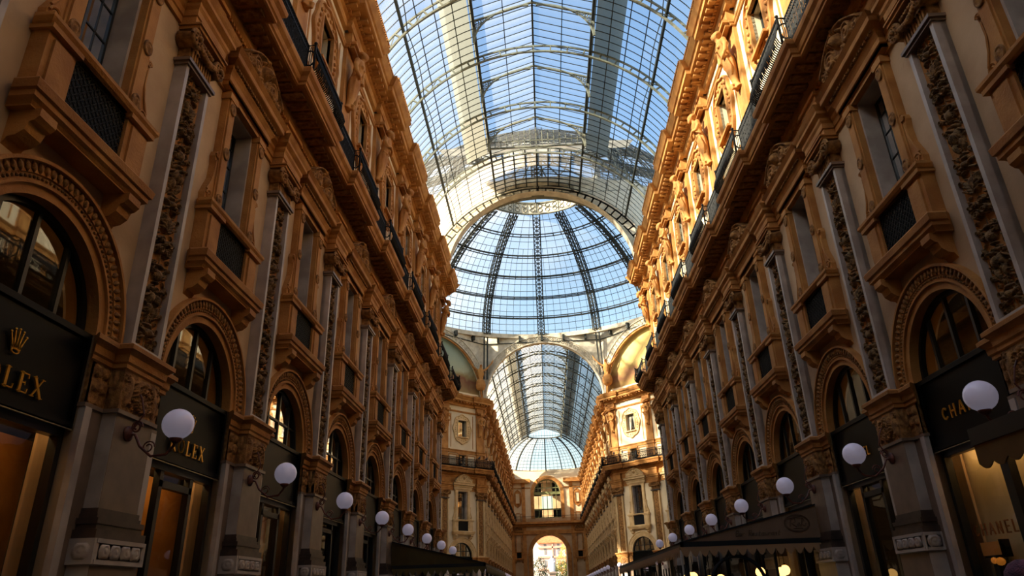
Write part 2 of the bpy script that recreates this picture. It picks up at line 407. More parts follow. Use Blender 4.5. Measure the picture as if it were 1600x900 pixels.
def P_rail():
    a = rail_panel(-1.25, 1.25, 1.12, True)
    for s in (-1, 1):                              # returns with big end scrolls
        for q in range(4):
            a.tube([(s*1.25, -.92-.05*q, 14.4), (s*(1.25+.05), -.92-.05*q, 14.8), (s*1.25, -.92-.05*q, 15.25)], .014, 4)
        a.tube([(s*(1.27), -1.02-.2*math.cos(t)*0-.14*math.sin(t)*1, 14.85+.25*math.cos(t)) for t in np.linspace(0, 2*PI, 13)[:-1]], .022, 5, closed=True)
        a.bar((s*1.25, -1.14, 14.38), (s*1.25, -1.14, 15.32), .05)
        a.ball((s*1.25, -1.14, 15.36), .05, 8)
    b = rail_panel(1.25, BAY-1.25, .94, False)
    a.tube([(-1.25, -.92, 15.29), (-1.27, -1.14, 15.29), (1.27, -1.14, 15.29), (1.25, -.92, 15.29)], .035, 6)
    b.tube([(1.25, -.94, 15.29), (BAY-1.25, -.94, 15.29)], .035, 6)
    return a, b
def P_attic(ua=-H2, ub=H2):
    b = MB(); b.box(-.44, .44, 0, .14, 14.36, 21.25); b.box(-.5, .5, .0, .2, 14.36, 14.9); b.box(-.3, .3, .14, .19, 15.1, 16.0)
    c = MB(); c.box(-.5, .5, 0, .5, 20.62, 20.74); c.box(-.42, .42, 0, .4, 20.5, 20.62); c.box(-.46, .46, 0, .3, 20.74, 21.2)
    p = step(ua, ub, .46, .03, .18)
    d = MB(); d.sweep(p, [(-.03, 20.5), (.04, 20.5), (.05, 20.56), (.09, 20.6), (.09, 20.68), (-.03, 20.7)])
    d.sweep(p, [(-.03, 15.98), (.05, 16.0), (.05, 16.2), (.1, 16.28), (.12, 16.34), (-.03, 16.4)])
    return b, c, d
def P_cornice(ua=-H2, ub=H2):
    b = MB(); p = step(ua, ub, .9, .25, .45)
    b.sweep(p, [(-.3, 21.2), (-.1, 21.2), (-.05, 21.3), (-.05, 21.42), (.05, 21.46), (.05, 21.6), (.5, 21.62), (.55, 21.64), (.55, 21.84), (.62, 21.88), (.7, 22.0), (.78, 22.12), (.78, 22.2), (-.3, 22.3)])
    dn = MB()
    for x in np.arange(ua+.08, ub, .17):
        v = .62 if abs(x) < .9 else .42
        dn.box(x-.055, x+.055, v-.3, v, 21.48, 21.6)
    md = MB()
    for x in np.arange(ua+.2, ub, .4):
        v = .9 if abs(x) < .9 else .7
        md.box(x-.09, x+.09, v-.5, v, 21.5, 21.63)
    bd = MB()                                     # beaded gutter edge
    for x in np.arange(ua+.05, ub, .12):
        v = 1.25 if abs(x) < 1.5 else 1.05
        bd.box(x-.04, x+.04, v-.04, v+.02, 22.2, 22.3)
    b.join(bd)
    return b, dn, md
def caryatid(seed):
    b = MB(); r = random.Random(seed)
    b.loft([(0, -.16, 18.0, .2, .1), (0, -.2, 18.15, .13, .1), (0, -.24, 18.35, .14, .11), (0, -.28, 18.7, .2, .15, .07), (0, -.31, 19.05, .24, .18, .08),
            (0, -.34, 19.25, .25, .18, .06), (0, -.36, 19.4, .21, .16, .02), (0, -.4, 19.6, .19, .15), (0, -.45, 19.8, .24, .17), (0, -.48, 19.98, .29, .17), (0, -.5, 20.08, .25, .13), (0, -.53, 20.14, .1, .09),
            (0, -.57, 20.22, .08, .08), (0, -.6, 20.27, .08, .08)], 28)
    b.ball((0, -.62, 20.38), .135, 14, 0, (.95, 1.05, 1.25))
    b.ball((0, -.55, 20.46), .17, 12, 0, (1.05, .95, .75)); b.ball((0, -.76, 20.36), .03, 6)      # hair, nose
    if seed % 2: b.ball((0, -.7, 20.22), .09, 8, 0, (1, .8, 1.4))                                 # beard
    for s in (-1, 1):
        b.ball((s*.045, -.735, 20.42), .022, 6); b.ball((s*.13, -.6, 20.4), .05, 6)
        if seed % 2: pts = [(s*.27, -.48, 19.97), (s*.36, -.5, 19.72), (s*.33, -.58, 19.52), (s*.14, -.66, 19.62), (-s*.02, -.64, 19.7)]
        else: pts = [(s*.27, -.48, 19.97), (s*.37, -.46, 19.7), (s*.34, -.5, 19.42), (s*.24, -.56, 19.28), (s*.12, -.56, 19.22)]
        b.tube(pts, [.1, .085, .07, .055, .06], 10); b.ball(pts[0], .11, 8)
        if not seed % 2: b.ball((s*.1, -.6, 19.82), .075, 8)
    for i in range(7):                             # drapery folds
        x = -.2+i*.066; b.tube([(x*.9, -.46+.25*x*x*8*.1, 19.34), (x*1.1+.04*(seed % 2), -.5+abs(x)*.3, 19.1), (x*.9+.06, -.42+abs(x)*.3, 18.8), (x*.6+.03, -.36, 18.5)], [.03, .035, .03, .02], 6)
    b.tube([(-.24, -.4, 19.36), (-.1, -.53, 19.3), (.1, -.53, 19.36), (.24, -.4, 19.42)], .045, 8)
    b.tube([(.0, -.16, 18.02), (0, -.36, 18.0), (0, -.38, 18.14), (0, -.3, 18.18)], .06, 8)
    b.V = [(x*1.18, y*1.12, z) for x, y, z in b.V]
    return remesh(b, .026, 2)

# ------------------------------------------------------------------ window centred pieces
RI, RO, ZS = 1.42, 1.9, 5.45
def arc_band(b, r0, r1, v, h, n=48, m=0, z=ZS, a0=0, a1=PI):
    for i in range(n):
        t0 = a0+(a1-a0)*i/n; t1 = a0+(a1-a0)*(i+1)/n
        P = lambda r, t, vv: (r*math.cos(t), -vv, z+r*math.sin(t))
        b.add([P(r0, t0, v), P(r1, t0, v), P(r1, t1, v), P(r0, t1, v), P(r0, t0, v+h), P(r1, t0, v+h), P(r1, t1, v+h), P(r0, t1, v+h)],
              [(4, 5, 6, 7), (0, 1, 5, 4), (1, 2, 6, 5), (2, 3, 7, 6), (3, 0, 4, 7)], m)
def W_archivolt():
    b = MB(); arc_band(b, RI-.012, RI+.14, -.5, .52); arc_band(b, RI+.13, RI+.17, 0, .07); arc_band(b, RI+.17, RI+.27, 0, .05)
    arc_band(b, RI+.27, RI+.43, 0, .08); arc_band(b, RO-.05, RO, 0, .15)
    bd = MB()
    for i in range(64):
        t = PI*(i+.5)/64; bd.ball(((RI+.22)*math.cos(t), -.06, ZS+(RI+.22)*math.sin(t)), .028, 6)
    lf = MB()
    for i in range(44):
        t = PI*(i+.5)/44; c, s = math.cos(t), math.sin(t); r = RI+.35
        lf.join(LEAF, Matrix.Translation((r*c, -.08, ZS+r*s)) @ Matrix.Rotation(-(t-PI/2), 4, 'Y'))
    return b, bd, lf
LEAF = MB(); LEAF.loft([(0, 0, -.08, .01, .01), (0, 0, -.03, .045, .045), (0, 0, .04, .04, .04), (0, 0, .08, .01, .01)], 6)
def W_wall(holes=True):
    b = MB(); T = -.55
    def hwall(z0, z1, h, m): 
        for s in (-1, 1): b.box(*sorted((s*h, s*H2)), T, 0, z0, z1, m)
    hwall(0, ZS, RI, 0)
    n = 40
    for i in range(n):
        t0, t1 = PI*i/n, PI*(i+1)/n; u0, w0 = RI*math.cos(t0), ZS+RI*math.sin(t0); u1, w1 = RI*math.cos(t1), ZS+RI*math.sin(t1)
        b.add([(u0, 0, w0), (u1, 0, w1), (u1, 0, 7.5), (u0, 0, 7.5), (u0, -T, w0), (u1, -T, w1)], [(0, 1, 2, 3), (0, 4, 5, 1)], 0)
    hwall(ZS, 7.5, RI, 0)
    b.box(-H2, H2, T, 0, 7.5, 9.12, 0); hwall(9.12, 12.0, .65, 0); b.box(-H2, H2, T, 0, 12.0, 13.6, 0)
    b.box(-H2, H2, T, 0, 13.6, 14.75, 1); hwall(14.75, 15.85, .45, 1); b.box(-H2, H2, T, 0, 15.85, 17.75, 1); hwall(17.75, 19.6, .57, 1)
    b.box(-H2, H2, T, 0, 19.6, 22.9, 1)
    b.box(-H2, H2, -9, T, 22.7, 22.9, 1)
    return b
def W_sill():
    b = MB(); b.sweep([(-1.3, 0, -1), (-1.3, .34, -1), (1.3, .34, 1), (1.3, 0, 1)], [(0, 7.62), (.03, 7.66), (.08, 7.7), (.08, 7.78), (.12, 7.8), (.14, 7.92), (.1, 7.97), (-.36, 7.97)])
    b.box(-1.3, 1.3, 0, .34, 7.6, 7.64)
    ped = MB()
    for s in (-1, 1):
        ped.box(*sorted((s*.68, s*1.26)), 0, .26, 7.97, 8.92); ped.box(*sorted((s*.78, s*1.16)), .26, .3, 8.07, 8.82)
        ped.box(*sorted((s*.64, s*1.32)), 0, .34, 8.9, 8.98)
    rl = MB(); rl.sweep([(-1.3, 0, -1), (-1.3, .28, -1), (1.3, .28, 1), (1.3, 0, 1)], [(0, 8.95), (.05, 8.98), (.09, 9.04), (.09, 9.1), (-.28, 9.14)])
    con = []
    for s in (-1, 1):
        c = MB(); pts = [(0, 7.62), (.42, 7.62), (.42, 7.5), (.36, 7.44), (.3, 7.42), (.26, 7.3), (.16, 7.22), (.06, 7.2), (0, 7.1)]
        n = len(pts)
        for (u0, u1) in ((s*1.04-.16, s*1.04+.16),):
            vs = [(u0, -v, z) for v, z in pts]+[(u1, -v, z) for v, z in pts]
            c.add(vs, [tuple(range(n)), tuple(range(2*n-1, n-1, -1))]+[(i, (i+1) % n, n+(i+1) % n, n+i) for i in range(n)])
        con.append(c)
    g = MB()                                        # iron grille of interlaced scrolls
    for i in range(10):
        for j in range(7):
            u, z = -.61+i*.135, 8.04+j*.135
            g.tube([(u+.06*math.cos(a), -.2, z+.06*math.sin(a)) for a in np.linspace(0, 2*PI, 8)[:-1]], .012, 3, closed=True)
            g.bar((u-.06, -.21, z-.06), (u+.06, -.21, z+.06), .012, .012); g.bar((u-.06, -.21, z+.06), (u+.06, -.21, z-.06), .012, .012)
    g.box(-.68, .68, .15, .17, 7.97, 8.95)
    for z in (8.0, 8.92): g.box(-.68, .68, .17, .22, z-.02, z+.02)
    return b, ped, rl, con, g
def W_surround():
    b = MB()
    for s in (-1, 1):
        b.box(*sorted((s*.66, s*.98)), 0, .16, 9.12, 12.02); b.box(*sorted((s*.7, s*.94)), .16, .2, 9.2, 11.9); b.box(*sorted((s*.64, s*1.02)), 0, .22, 11.86, 12.02)
    b.box(-.98, .98, 0, .16, 12.0, 12.1)
    ro = MB()
    for s in (-1, 1):
        for z in (9.35, 10.5, 11.66):
            r = MB(); r.loft([(0, 0, 0, .12, .15), (0, 0, .05, .12, .15), (0, 0, .06, .08, .11), (0, 0, .04, .07, .1), (0, 0, .08, .03, .04)], 14)
            ro.join(r, Matrix.Translation((s*.82, -.18, z)) @ Matrix.Rotation(PI/2, 4, 'X'))
    sc_ = MB()
    for s in (-1, 1):
        out = [(.98, 9.14), (1.26, 9.14), (1.28, 9.3), (1.2, 9.5), (1.08, 9.75), (1.06, 10.1), (1.1, 10.3), (1.06, 10.42), (.98, 10.42)]
        sc_.prism([(s*u, z) for u, z in (out if s > 0 else out[::-1])], 0, .13)
        for (cu, cz, R) in ((1.13, 9.3, .12), (1.04, 10.33, .07)):
            c = [(s*(cu+R*(1-i/24)*math.cos(i*.5)), -.15, cz+R*(1-i/24)*math.sin(i*.5)) for i in range(24)]; sc_.tube(c, .022, 5)
        sc_.tube([(s*1.24, -.14, 9.4), (s*1.12, -.14, 9.62), (s*1.04, -.14, 9.9), (s*1.04, -.14, 10.2)], .025, 5)
    li = MB(); path = [(-1.18, 0, -1), (-1.18, .2, -1), (1.18, .2, 1), (1.18, 0, 1)]
    li.sweep(path, [(0, 12.1), (0, 12.2), (.03, 12.22), (.03, 12.35), (.07, 12.42), (.1, 12.46), (.1, 12.54), (.24, 12.6), (.26, 12.62), (.26, 12.74), (.34, 12.84), (-.2, 12.9)])
    li.box(-1.18, 1.18, 0, .2, 12.1, 12.5)
    dn = MB()
    for x in np.arange(-1.2, 1.21, .1): dn.box(x-.03, x+.03, .25, .36, 12.5, 12.58)
    rev = MB()
    for s in (-1, 1): rev.box(*sorted((s*.6, s*.66)), -.45, .02, 9.12, 12.0)
    rev.box(-.66, .66, -.45, .02, 11.95, 12.0)
    return b, ro, sc_, li, dn, rev
def W_pediment():
    def fn(u, z):
        a = np.abs(u); h = .12*((z < .16) & (a < 1.15)) + 0*u
        out = np.where(a < 1.15, .2+.62*np.cos(np.clip(a/1.2, 0, 1)*PI/2)**1.1, 0)
        base = np.where(z < out, .1, 0); h = np.maximum(h, base)
        h = np.maximum(h, np.where(z < out+.05, spir(a, z, .5, .34, .24, .2, 1.8), 0)); h = np.maximum(h, spir(a, z, .93, .22, .15, .18, 1.6, -1))
        h = np.maximum(h, ell(u, z, 0, .5, .17, .22, 0, .34)); h = np.maximum(h, ell(a, z, .1, .76, .1, .06, .6, .24))
        h = np.maximum(h, ell(u, z, 0, .82, .07, .13, 0, .26)); h = np.maximum(h, ell(a, z, .25, .62, .12, .07, -.6, .26)); h = np.maximum(h, ell(u, z, 0, .46, .035, .07, 0, .4))
        for k in range(7): h = np.maximum(h, ell(a, z, .2+.13*k, .18+.03*(k % 2), .05, .08, .3, .2))
        h = np.maximum(h, np.where(np.abs(z-out) < .035, .22, 0)*(a < 1.1))
        return h
    b = rel(1.18, 12.86, 13.8, .3, fn, 90, 46, True)
    return b
def W_sash():
    f = MB(); z0, z1, w = 9.12, 12.0, .62; v = -.42
    for s in (-1, 1): f.box(*sorted((s*(w-.07), s*w)), v, v+.06, z0, z1)
    f.box(-.03, .03, v, v+.06, z0, z1); f.box(-w, w, v, v+.06, z0, z0+.1); f.box(-w, w, v, v+.06, z1-.08, z1)
    for z in (9.75, 10.4, 11.05, 11.55): f.box(-w, w, v+.01, v+.045, z-.015, z+.015)
    for s in (-1, 1): f.box(*sorted((s*.28, s*.305)), v+.01, v+.045, z0, z1)
    p = MB(); p.add([(-w, -v-.03, z0), (w, -v-.03, z0), (w, -v-.03, z1), (-w, -v-.03, z1)], [(0, 1, 2, 3)])
    r = MB(); r.box(-1.6, 1.6, -2.4, -.56, 9.0, 12.4)
    r.F = r.F[:2]+r.F[3:]; r.M = r.M[:5]; r.S = r.S[:5]
    # room is a five sided box open to the window
    c = MB()
    for s in (-1, 1):
        n = 14; X = np.linspace(.3, .62, n)*s; Zz = np.linspace(z0, z1, 2); XX, ZZ = np.meshgrid(X, Zz); c.grid(XX, .62+.03*np.sin(XX*70), ZZ)
    return f, p, r, c
def frame_shape(n=96):
    pts = []
    for i in range(n):
        a = 2*PI*i/n; c, s = math.cos(a), math.sin(a)
        rx, rz = 1.12, 1.4
        q = 1/max(abs(c)/rx, abs(s)/rz)             # rectangle with lobes on its sides and notched corners
        x, z = c*q, s*q
        if abs(abs(x)-rx) < 1e-6: x += math.copysign(.24*math.exp(-(z/.42)**2), x)
        else: z += math.copysign(.3*math.exp(-(x/.36)**2), z)
        cx_ = min(abs(x), rx)/rx; cz_ = min(abs(z), rz)/rz
        k = 1-.16*max(0, cx_*cz_-.6)/.4
        pts.append((x*k, z*k))
    return pts
def W_atticframe():
    zc = 18.67; o = frame_shape(); n = len(o); b = MB()
    def inner(a, g):
        c, s = math.cos(a), math.sin(a); q = 1/max(abs(c)/(.57+g), abs(s)/(.93+g)); return (c*q, s*q)
    rows = []
    for (t, h) in ((0, 0), (0, .12), (.07, .15), (.16, .15), (.2, .07), (.78, .07), (.84, .13), (1, .13), (1, -.1)):
        r = []
        for i in range(n):
            a = 2*PI*i/n; q = inner(a, 0); r.append((o[i][0]*(1-t)+q[0]*t, -h, zc+o[i][1]*(1-t)+q[1]*t))
        rows.append(r)
    vs = [p for r in rows for p in r]
    b.add(vs, [(i*n+j, i*n+(j+1) % n, (i+1)*n+(j+1) % n, (i+1)*n+j) for i in range(len(rows)-1) for j in range(n)])
    for i in range(24):
        a = 2*PI*(i+.5)/24; q = inner(a, 0); k = int((i+.5)/24*n); x = o[k][0]*.5+q[0]*.5; z = o[k][1]*.5+q[1]*.5
        b.ball((x, -.09, zc+z), .075, 6)
    sl = MB(); sl.box(-.7, .7, 0, .25, 17.68, 17.78)
    return b, sl
def W_atticsash():
    f = MB(); v = -.35
    for (w, z0, z1) in ((.57, 17.75, 19.6), (.45, 14.75, 15.85)):
        for s in (-1, 1): f.box(*sorted((s*(w-.06), s*w)), v, v+.06, z0, z1)
        f.box(-.03, .03, v, v+.06, z0, z1); f.box(-w, w, v, v+.06, z1-.06, z1); f.box(-w, w, v, v+.06, z0, z0+.06)
        f.box(-w, w, v+.01, v+.05, (z0+z1)/2-.015, (z0+z1)/2+.015)
    p = MB(); r = MB()
    for (w, z0, z1) in ((.57, 17.75, 19.6), (.45, 14.75, 15.85)):
        p.add([(-w, -v-.03, z0), (w, -v-.03, z0), (w, -v-.03, z1), (-w, -v-.03, z1)], [(0, 1, 2, 3)])
        q = MB(); q.box(-w-.3, w+.3, -1.6, -.56, z0-.1, z1+.1); q.F = q.F[:2]+q.F[3:]; q.M = q.M[:5]; q.S = q.S[:5]; r.join(q)
    return f, p, r
def W_atticpanels():
    b = MB()
    for s in (-1, 1):
        b.box(*sorted((s*.5, s*.62)), 0, .08, 14.36, 15.98)
        x0, x1 = s*.8, s*1.75; x0, x1 = min(x0, x1), max(x0, x1)
        b.box(x0-.1, x1+.1, 0, .05, 14.5, 14.62); b.box(x0-.1, x1+.1, 0, .05, 15.78, 15.9); b.box(x0-.1, x0, 0, .05, 14.62, 15.78); b.box(x1, x1+.1, 0, .05, 14.62, 15.78)
    b.box(-.62, .62, 0, .1, 15.86, 16.0)
    for s in (-1, 1):
        b.box(*sorted((s*1.5, s*1.58)), 0, .03, 16.6, 20.3)
    return b
# ------------------------------------------------------------------ shop opening
def W_shop():
    f = MB(); v = -.27
    for s in (-1, 1): f.box(*sorted((s*1.3, s*1.42)), v, v+.14, 0, 4.05)
    f.box(-1.42, 1.42, v, v+.14, 3.9, 4.06)
    f.box(-1.42, 1.42, v, v+.1, 0, .3)
    for s in (-1, 1): f.box(*sorted((s*.5, s*.62)), v, v+.12, .3, 3.9)
    f.box(-.62, .62, v, v+.12, 3.62, 3.74)
    sg = MB(); sg.box(-1.42, 1.42, v-.05, v+.2, 4.06, 5.42); sg.box(-1.43, 1.43, v+.14, v+.24, 4.04, 4.12); sg.box(-1.43, 1.43, v+.14, v+.24, 5.36, 5.45)
    for s in (-1, 1): sg.box(*sorted((s*1.36, s*1.43)), v+.14, v+.24, 4.12, 5.36)
    fan = MB(); arc_band(fan, RI-.1, RI, v, .1, 40)
    fan.box(-1.42, 1.42, v, v+.1, 5.45, 5.53)
    for u in (-.72, 0, .72): fan.box(u-.035, u+.035, v, v+.08, 5.5, ZS+math.sqrt((RI-.05)**2-u*u))
    fp = MB(); n = 32
    fp.add([(0, -v-.03, ZS)]+[((RI-.05)*math.cos(PI*i/n), -v-.03, ZS+(RI-.05)*math.sin(PI*i/n)) for i in range(n+1)], [(0, i+1, i+2) for i in range(n)])
    sp = MB(); sp.add([(-1.35, -v-.03, .1), (1.35, -v-.03, .1), (1.35, -v-.03, 3.95), (-1.35, -v-.03, 3.95)], [(0, 1, 2, 3)])
    fan2 = MB(); fan2.join(fan); fan2.box(-1.35, 1.35, v, v+.07, 6.0, 6.05)
    return f, sg, fan, fan2, fp, sp
def room(z0, z1, back=-3.2, w=2.0):
    r = MB(); r.box(-w, w, back, -.57, z0, z1); r.F = r.F[:2]+r.F[3:]; r.M = r.M[:5]; r.S = r.S[:5]; return r

# ------------------------------------------------------------------ make meshes
pier_t, pier_l = P_pier(); pil_t, pil_l = P_pilaster()
ra, rb = P_rail()
car = [caryatid(0), caryatid(1)]
arv, abd, alf = W_archivolt(); wall = W_wall(); sil, ped, srl, cons, gri = W_sill()
sur, ros, scr, lin, ldn, rev = W_surround(); pdm = W_pediment()
sas, pan, rm, cur = W_sash(); afr, asl = W_atticframe(); asf, asp, asr = W_atticsash(); apn = W_atticpanels()
shf, shs, shfan, shfan2, shfp, shsp = W_shop()
rl_low, rl_up = room(0, 4.05), room(4.2, 7.2)
Mh = {}
def ms(k, b, m): Mh[k] = b.mesh(k, m); return Mh[k]
def wall_set(ua, ub, tag):
    en, fz = P_entab(ua, ub); bal, mut, bdn = P_balcony(ua, ub); at_p, at_c, at_s = P_attic(ua, ub); co, cdn, cmd = P_cornice(ua, ub)
    T = [('entablature', ms('entablature'+tag, en, OCH)), ('frieze_block', ms('frieze_block'+tag, fz, OCH)),
          ('balcony_slab', ms('balcony_slab'+tag, bal, OCH), [('soffit_brackets', ms('soffit_brackets'+tag, mut, OCHD)), ('dentil_row', ms('dentil_row'+tag, bdn, OCH))]),
          ('attic_pilaster', ms('attic_pilaster'+tag, at_p, OCH), [('attic_capital', ms('attic_capital'+tag, at_c, OCH))]), ('string_course', ms('string_course'+tag, at_s, OCH)),
          ('cornice', ms('cornice'+tag, co, OCH), [('dentil_row', ms('cornice_dentils'+tag, cdn, OCH)), ('modillion_row', ms('modillion_row'+tag, cmd, OCH))])]
    return T, [(en, OCH), (fz, OCH), (bal, OCH), (mut, OCHD), (at_p, OCH), (at_c, OCH), (at_s, OCH), (co, OCH), (cmd, OCH), (cdn, OCH)]
T_wall, L_full = wall_set(-H2, H2, ''); T_endl, L_endl = wall_set(-H2, .64, '_end'); T_endr, L_endr = wall_set(-.64, H2, '_start')
T_arch = ('archivolt', ms('archivolt', arv, OCH), [('bead_row', ms('bead_row', abd, OCHD)), ('leaf_row', ms('leaf_row', alf, OCHD))])
T_win = ('window', ms('surround', sur, OCH), [
    ('rosettes', ms('rosettes', ros, OCHD)), ('side_scrolls', ms('side_scrolls', scr, OCH)),
    ('lintel', ms('lintel', lin, OCH), [('dentil_row', ms('lintel_dentils', ldn, OCHD))]), ('carved_pediment', ms('carved_pediment', pdm, OCHD)),
    ('marble_reveal', ms('marble_reveal', rev, MARB), [], 'pale marble reveal'),
    ('balcony_sill', ms('balcony_sill', sil, OCH), [('pedestal_blocks', ms('pedestal_blocks', ped, OCH)), ('sill_rail', ms('sill_rail', srl, OCH)),
        ('console', ms('console', cons[0], OCH)), ('console', ms('console_b', cons[1], OCH)), ('iron_grille', ms('iron_grille', gri, IRON), [], 'black iron grille')]),
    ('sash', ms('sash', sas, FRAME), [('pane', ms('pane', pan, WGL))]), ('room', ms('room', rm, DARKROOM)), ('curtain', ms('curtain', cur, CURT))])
T_awin = ('window', ms('attic_frame', afr, OCH), [('sill', ms('attic_sill', asl, OCH)), ('panel_mouldings', ms('panel_mouldings', apn, OCH)),
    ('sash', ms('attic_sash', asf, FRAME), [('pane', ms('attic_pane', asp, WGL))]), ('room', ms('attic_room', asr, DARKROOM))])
M_car = [c.mesh('caryatid', OCH) for c in car]
M_ra, M_rb = ra.mesh('rail_bow', IRON), rb.mesh('rail_straight', IRON)
M_wall = wall.mesh('wall_bay', [STUC, CREAM])
# one joined bay for the far streets
FM = [OCH_LIT, STUC, CREAM, OCH, OCHD, MARB, MARBB, BASEM, IRON, FRAME, WGL, DARKROOM, SIGN]
ix = {m.name: i for i, m in enumerate(FM)}
fb = MB(); fb.join(wall); fb.M = [2]*len(fb.M)
for b, m in [(arv, OCH_LIT), (sil, OCH_LIT), (ped, OCH_LIT), (srl, OCH_LIT), (cons[0], OCH_LIT), (cons[1], OCH_LIT), (sur, OCH_LIT), (scr, OCH_LIT), (lin, OCH_LIT), (pdm, OCH_LIT), (rev, MARB), (sas, FRAME), (pan, WGL), (rm, DARKROOM),
             (afr, OCH_LIT), (asl, OCH_LIT), (apn, OCH), (asf, FRAME), (asp, WGL), (asr, DARKROOM), (shf, FRAME), (shs, SIGN), (shfan2, FRAME), (shfp, WGL), (shsp, WGL), (rl_low, DARKROOM), (rl_up, DARKROOM)]:
    fb.join(b, None, ix[m.name])
gb = MB(); gb.box(-.66, .66, .1, .2, 7.97, 8.95); fb.join(gb, None, ix['iron_black'])
fb.join(rb, Matrix.Translation((-H2, 0, 0)), ix['iron_black'])
relf = rel(.3, 5.57, 11.13, .17, lambda u, z: candelabra(u, z, 5.5, 3, .1), 14, 90)
def pier_far(L, name):
    p = MB()
    for b, m in zip(pier_l, (MARB, MARB, BASEM, MARB, MARBB, MARBB, OCHD, OCH)):
        q = MB(); q.join(b); q.M = [0]*len(q.M); p.join(q, None, ix[m.name])
    for b, m in [(pil_l[0], OCH_LIT), (relf, OCHD), (pil_l[2], BASEM), (pil_l[3], OCHD), (pil_l[4], OCH), (car[0], OCH), (ra, IRON)]+L:
        p.join(b, None, ix[m.name])
    return p.mesh(name, FM)
M_far = fb.mesh('far_bay', FM)
M_pf, M_pfl, M_pfr = pier_far(L_full, 'far_pier'), pier_far(L_endl, 'far_pier_end'), pier_far(L_endr, 'far_pier_start')

# ------------------------------------------------------------------ lamp
def lamp_tree():
    br = MB(); z = 4.12
    pts = [(0, -.3, z), (.0, -.42, z-.02), (0, -.52, z-.2), (0, -.72, z-.36), (0, -.95, z-.34), (0, -1.05, z-.22), (0, -1.07, z-.14)]
    br.tube(pts, .022, 6); br.tube([(0, -.42-.09*math.cos(a)*(1-a/16), z+.1+.1*math.sin(a)*(1-a/16)) for a in np.linspace(0, 11, 26)], .016, 5)
    br.tube([(0, -.36, z+.05), (0, -.5, z+.3), (0, -.42, z+.55), (0, -.32, z+.72)], .014, 5)
    br.tube([(0, -.66-.1*math.cos(a)*(1-a/14), z-.22+.1*math.sin(a)*(1-a/14)) for a in np.linspace(0, 9, 20)], .012, 5)
    ro = MB(); q = MB(); q.loft([(0, 0, 0, .12, .12), (0, 0, .04, .12, .12), (0, 0, .06, .07, .07), (0, 0, .09, .04, .04)], 14); ro.join(q, Matrix.Translation((0, -.28, z)) @ Matrix.Rotation(PI/2, 4, 'X'))
    cl = MB(); cl.loft([(0, -1.07, z-.18, .03, .03), (0, -1.07, z-.13, .09, .09), (0, -1.07, z-.1, .1, .1)], 12)
    g = MB(); g.ball((0, -1.07, z+.12), .235, 26)
    return ('wall_lamp', None, [('bracket', br.mesh('bracket', COPPER)), ('wall_rosette', ro.mesh('wall_rosette', COPPER)), ('collar', cl.mesh('collar', COPPER)), ('globe', g.mesh('globe', GLOBE), [], 'white opal glass globe')])
T_lamp = lamp_tree()

# ------------------------------------------------------------------ placing along a street
def frame_M(x, y, th): return Matrix.Translation((x, y, 0)) @ Matrix.Rotation(th, 4, 'Z')
WX = 7.25; P0 = 10.68; NW = 9
ORD = ['nearest', 'second', 'third', 'fourth', 'fifth', 'sixth', 'seventh', 'eighth', 'ninth', 'tenth', 'eleventh', 'twelfth', 'thirteenth', 'fourteenth', 'fifteenth', 'sixteenth']
win_n = [0]
def window(t, M, label):
    win_n[0] += 1; o = tree(t, M, None, label=label, category='window', kind='structure'); o.name = 'window_%d' % win_n[0]; return o
def wall_root(name, M_list, mats, label, extra=None):
    b = MB()
    for M in M_list: b.join(wall, M)
    if extra: b.join(extra)
    o = link(name, b.mesh(name, mats), I4, None, kind='structure', category='wall', label=label); return o
def near_side(side, th, sx):
    nm = 'left' if sx < 0 else 'right'
    bays = [frame_M(sx*WX, P0-H2+BAY*k, th) for k in range(0, 8)]
    root = wall_root('wall_'+nm, bays, [STUC, CREAM], 'tall ochre and rose palace front along the %s side of the near arcade' % nm)
    for k in range(-1, 8):
        M = frame_M(sx*WX, P0+BAY*k, th)
        tree(pier_t, M, root); tree(pil_t, M, root)
        for t in (T_wall if k < 7 else T_endl if sx < 0 else T_endr): tree(t, M, root)
        if k >= 0:
            tree(T_lamp, M @ Matrix.Translation((-.16 if sx < 0 else -.12, 0, 0)), None, label='%s white globe lamp on a curled bracket on the %s wall' % (ORD[k] if k else 'nearest and largest', nm), category='lamp', group='globe lamps on the %s wall' % nm)
        c = link('caryatid', M_car[(k+2) % 2], M, None, category='statue', group='caryatids on the %s attic' % nm,
             label='%s ochre stone figure leaning from the upper %s wall, %s' % (ORD[k+1] if k+1 else 'nearest', nm, 'arms crossed and bearded' if (k+2) % 2 else 'hands at the waist'))
    for k in range(0, 8):
        M = bays[k]; tree(T_arch, M, root)
        window(T_win, M, '%s tall window with carved pediment and iron grille on the %s wall' % (ORD[k], nm))
        window(T_awin, M, '%s attic window in a wavy ochre frame on the %s wall' % (ORD[k], nm))
    rr = link('iron_railing', None, I4, None, category='railing', label='black iron railing running along the balcony of the %s wall' % nm)
    for k in range(-1, 8):
        M = frame_M(sx*WX, P0+BAY*k, th); link('bowed_panel', M_ra, M, rr)
        if not (k == 7 and sx < 0): link('straight_panel', M_rb, M, rr)
    return root, bays
root_l, bays_l = near_side('left', PI/2, -1)
root_r, bays_r = near_side('right', -PI/2, 1)
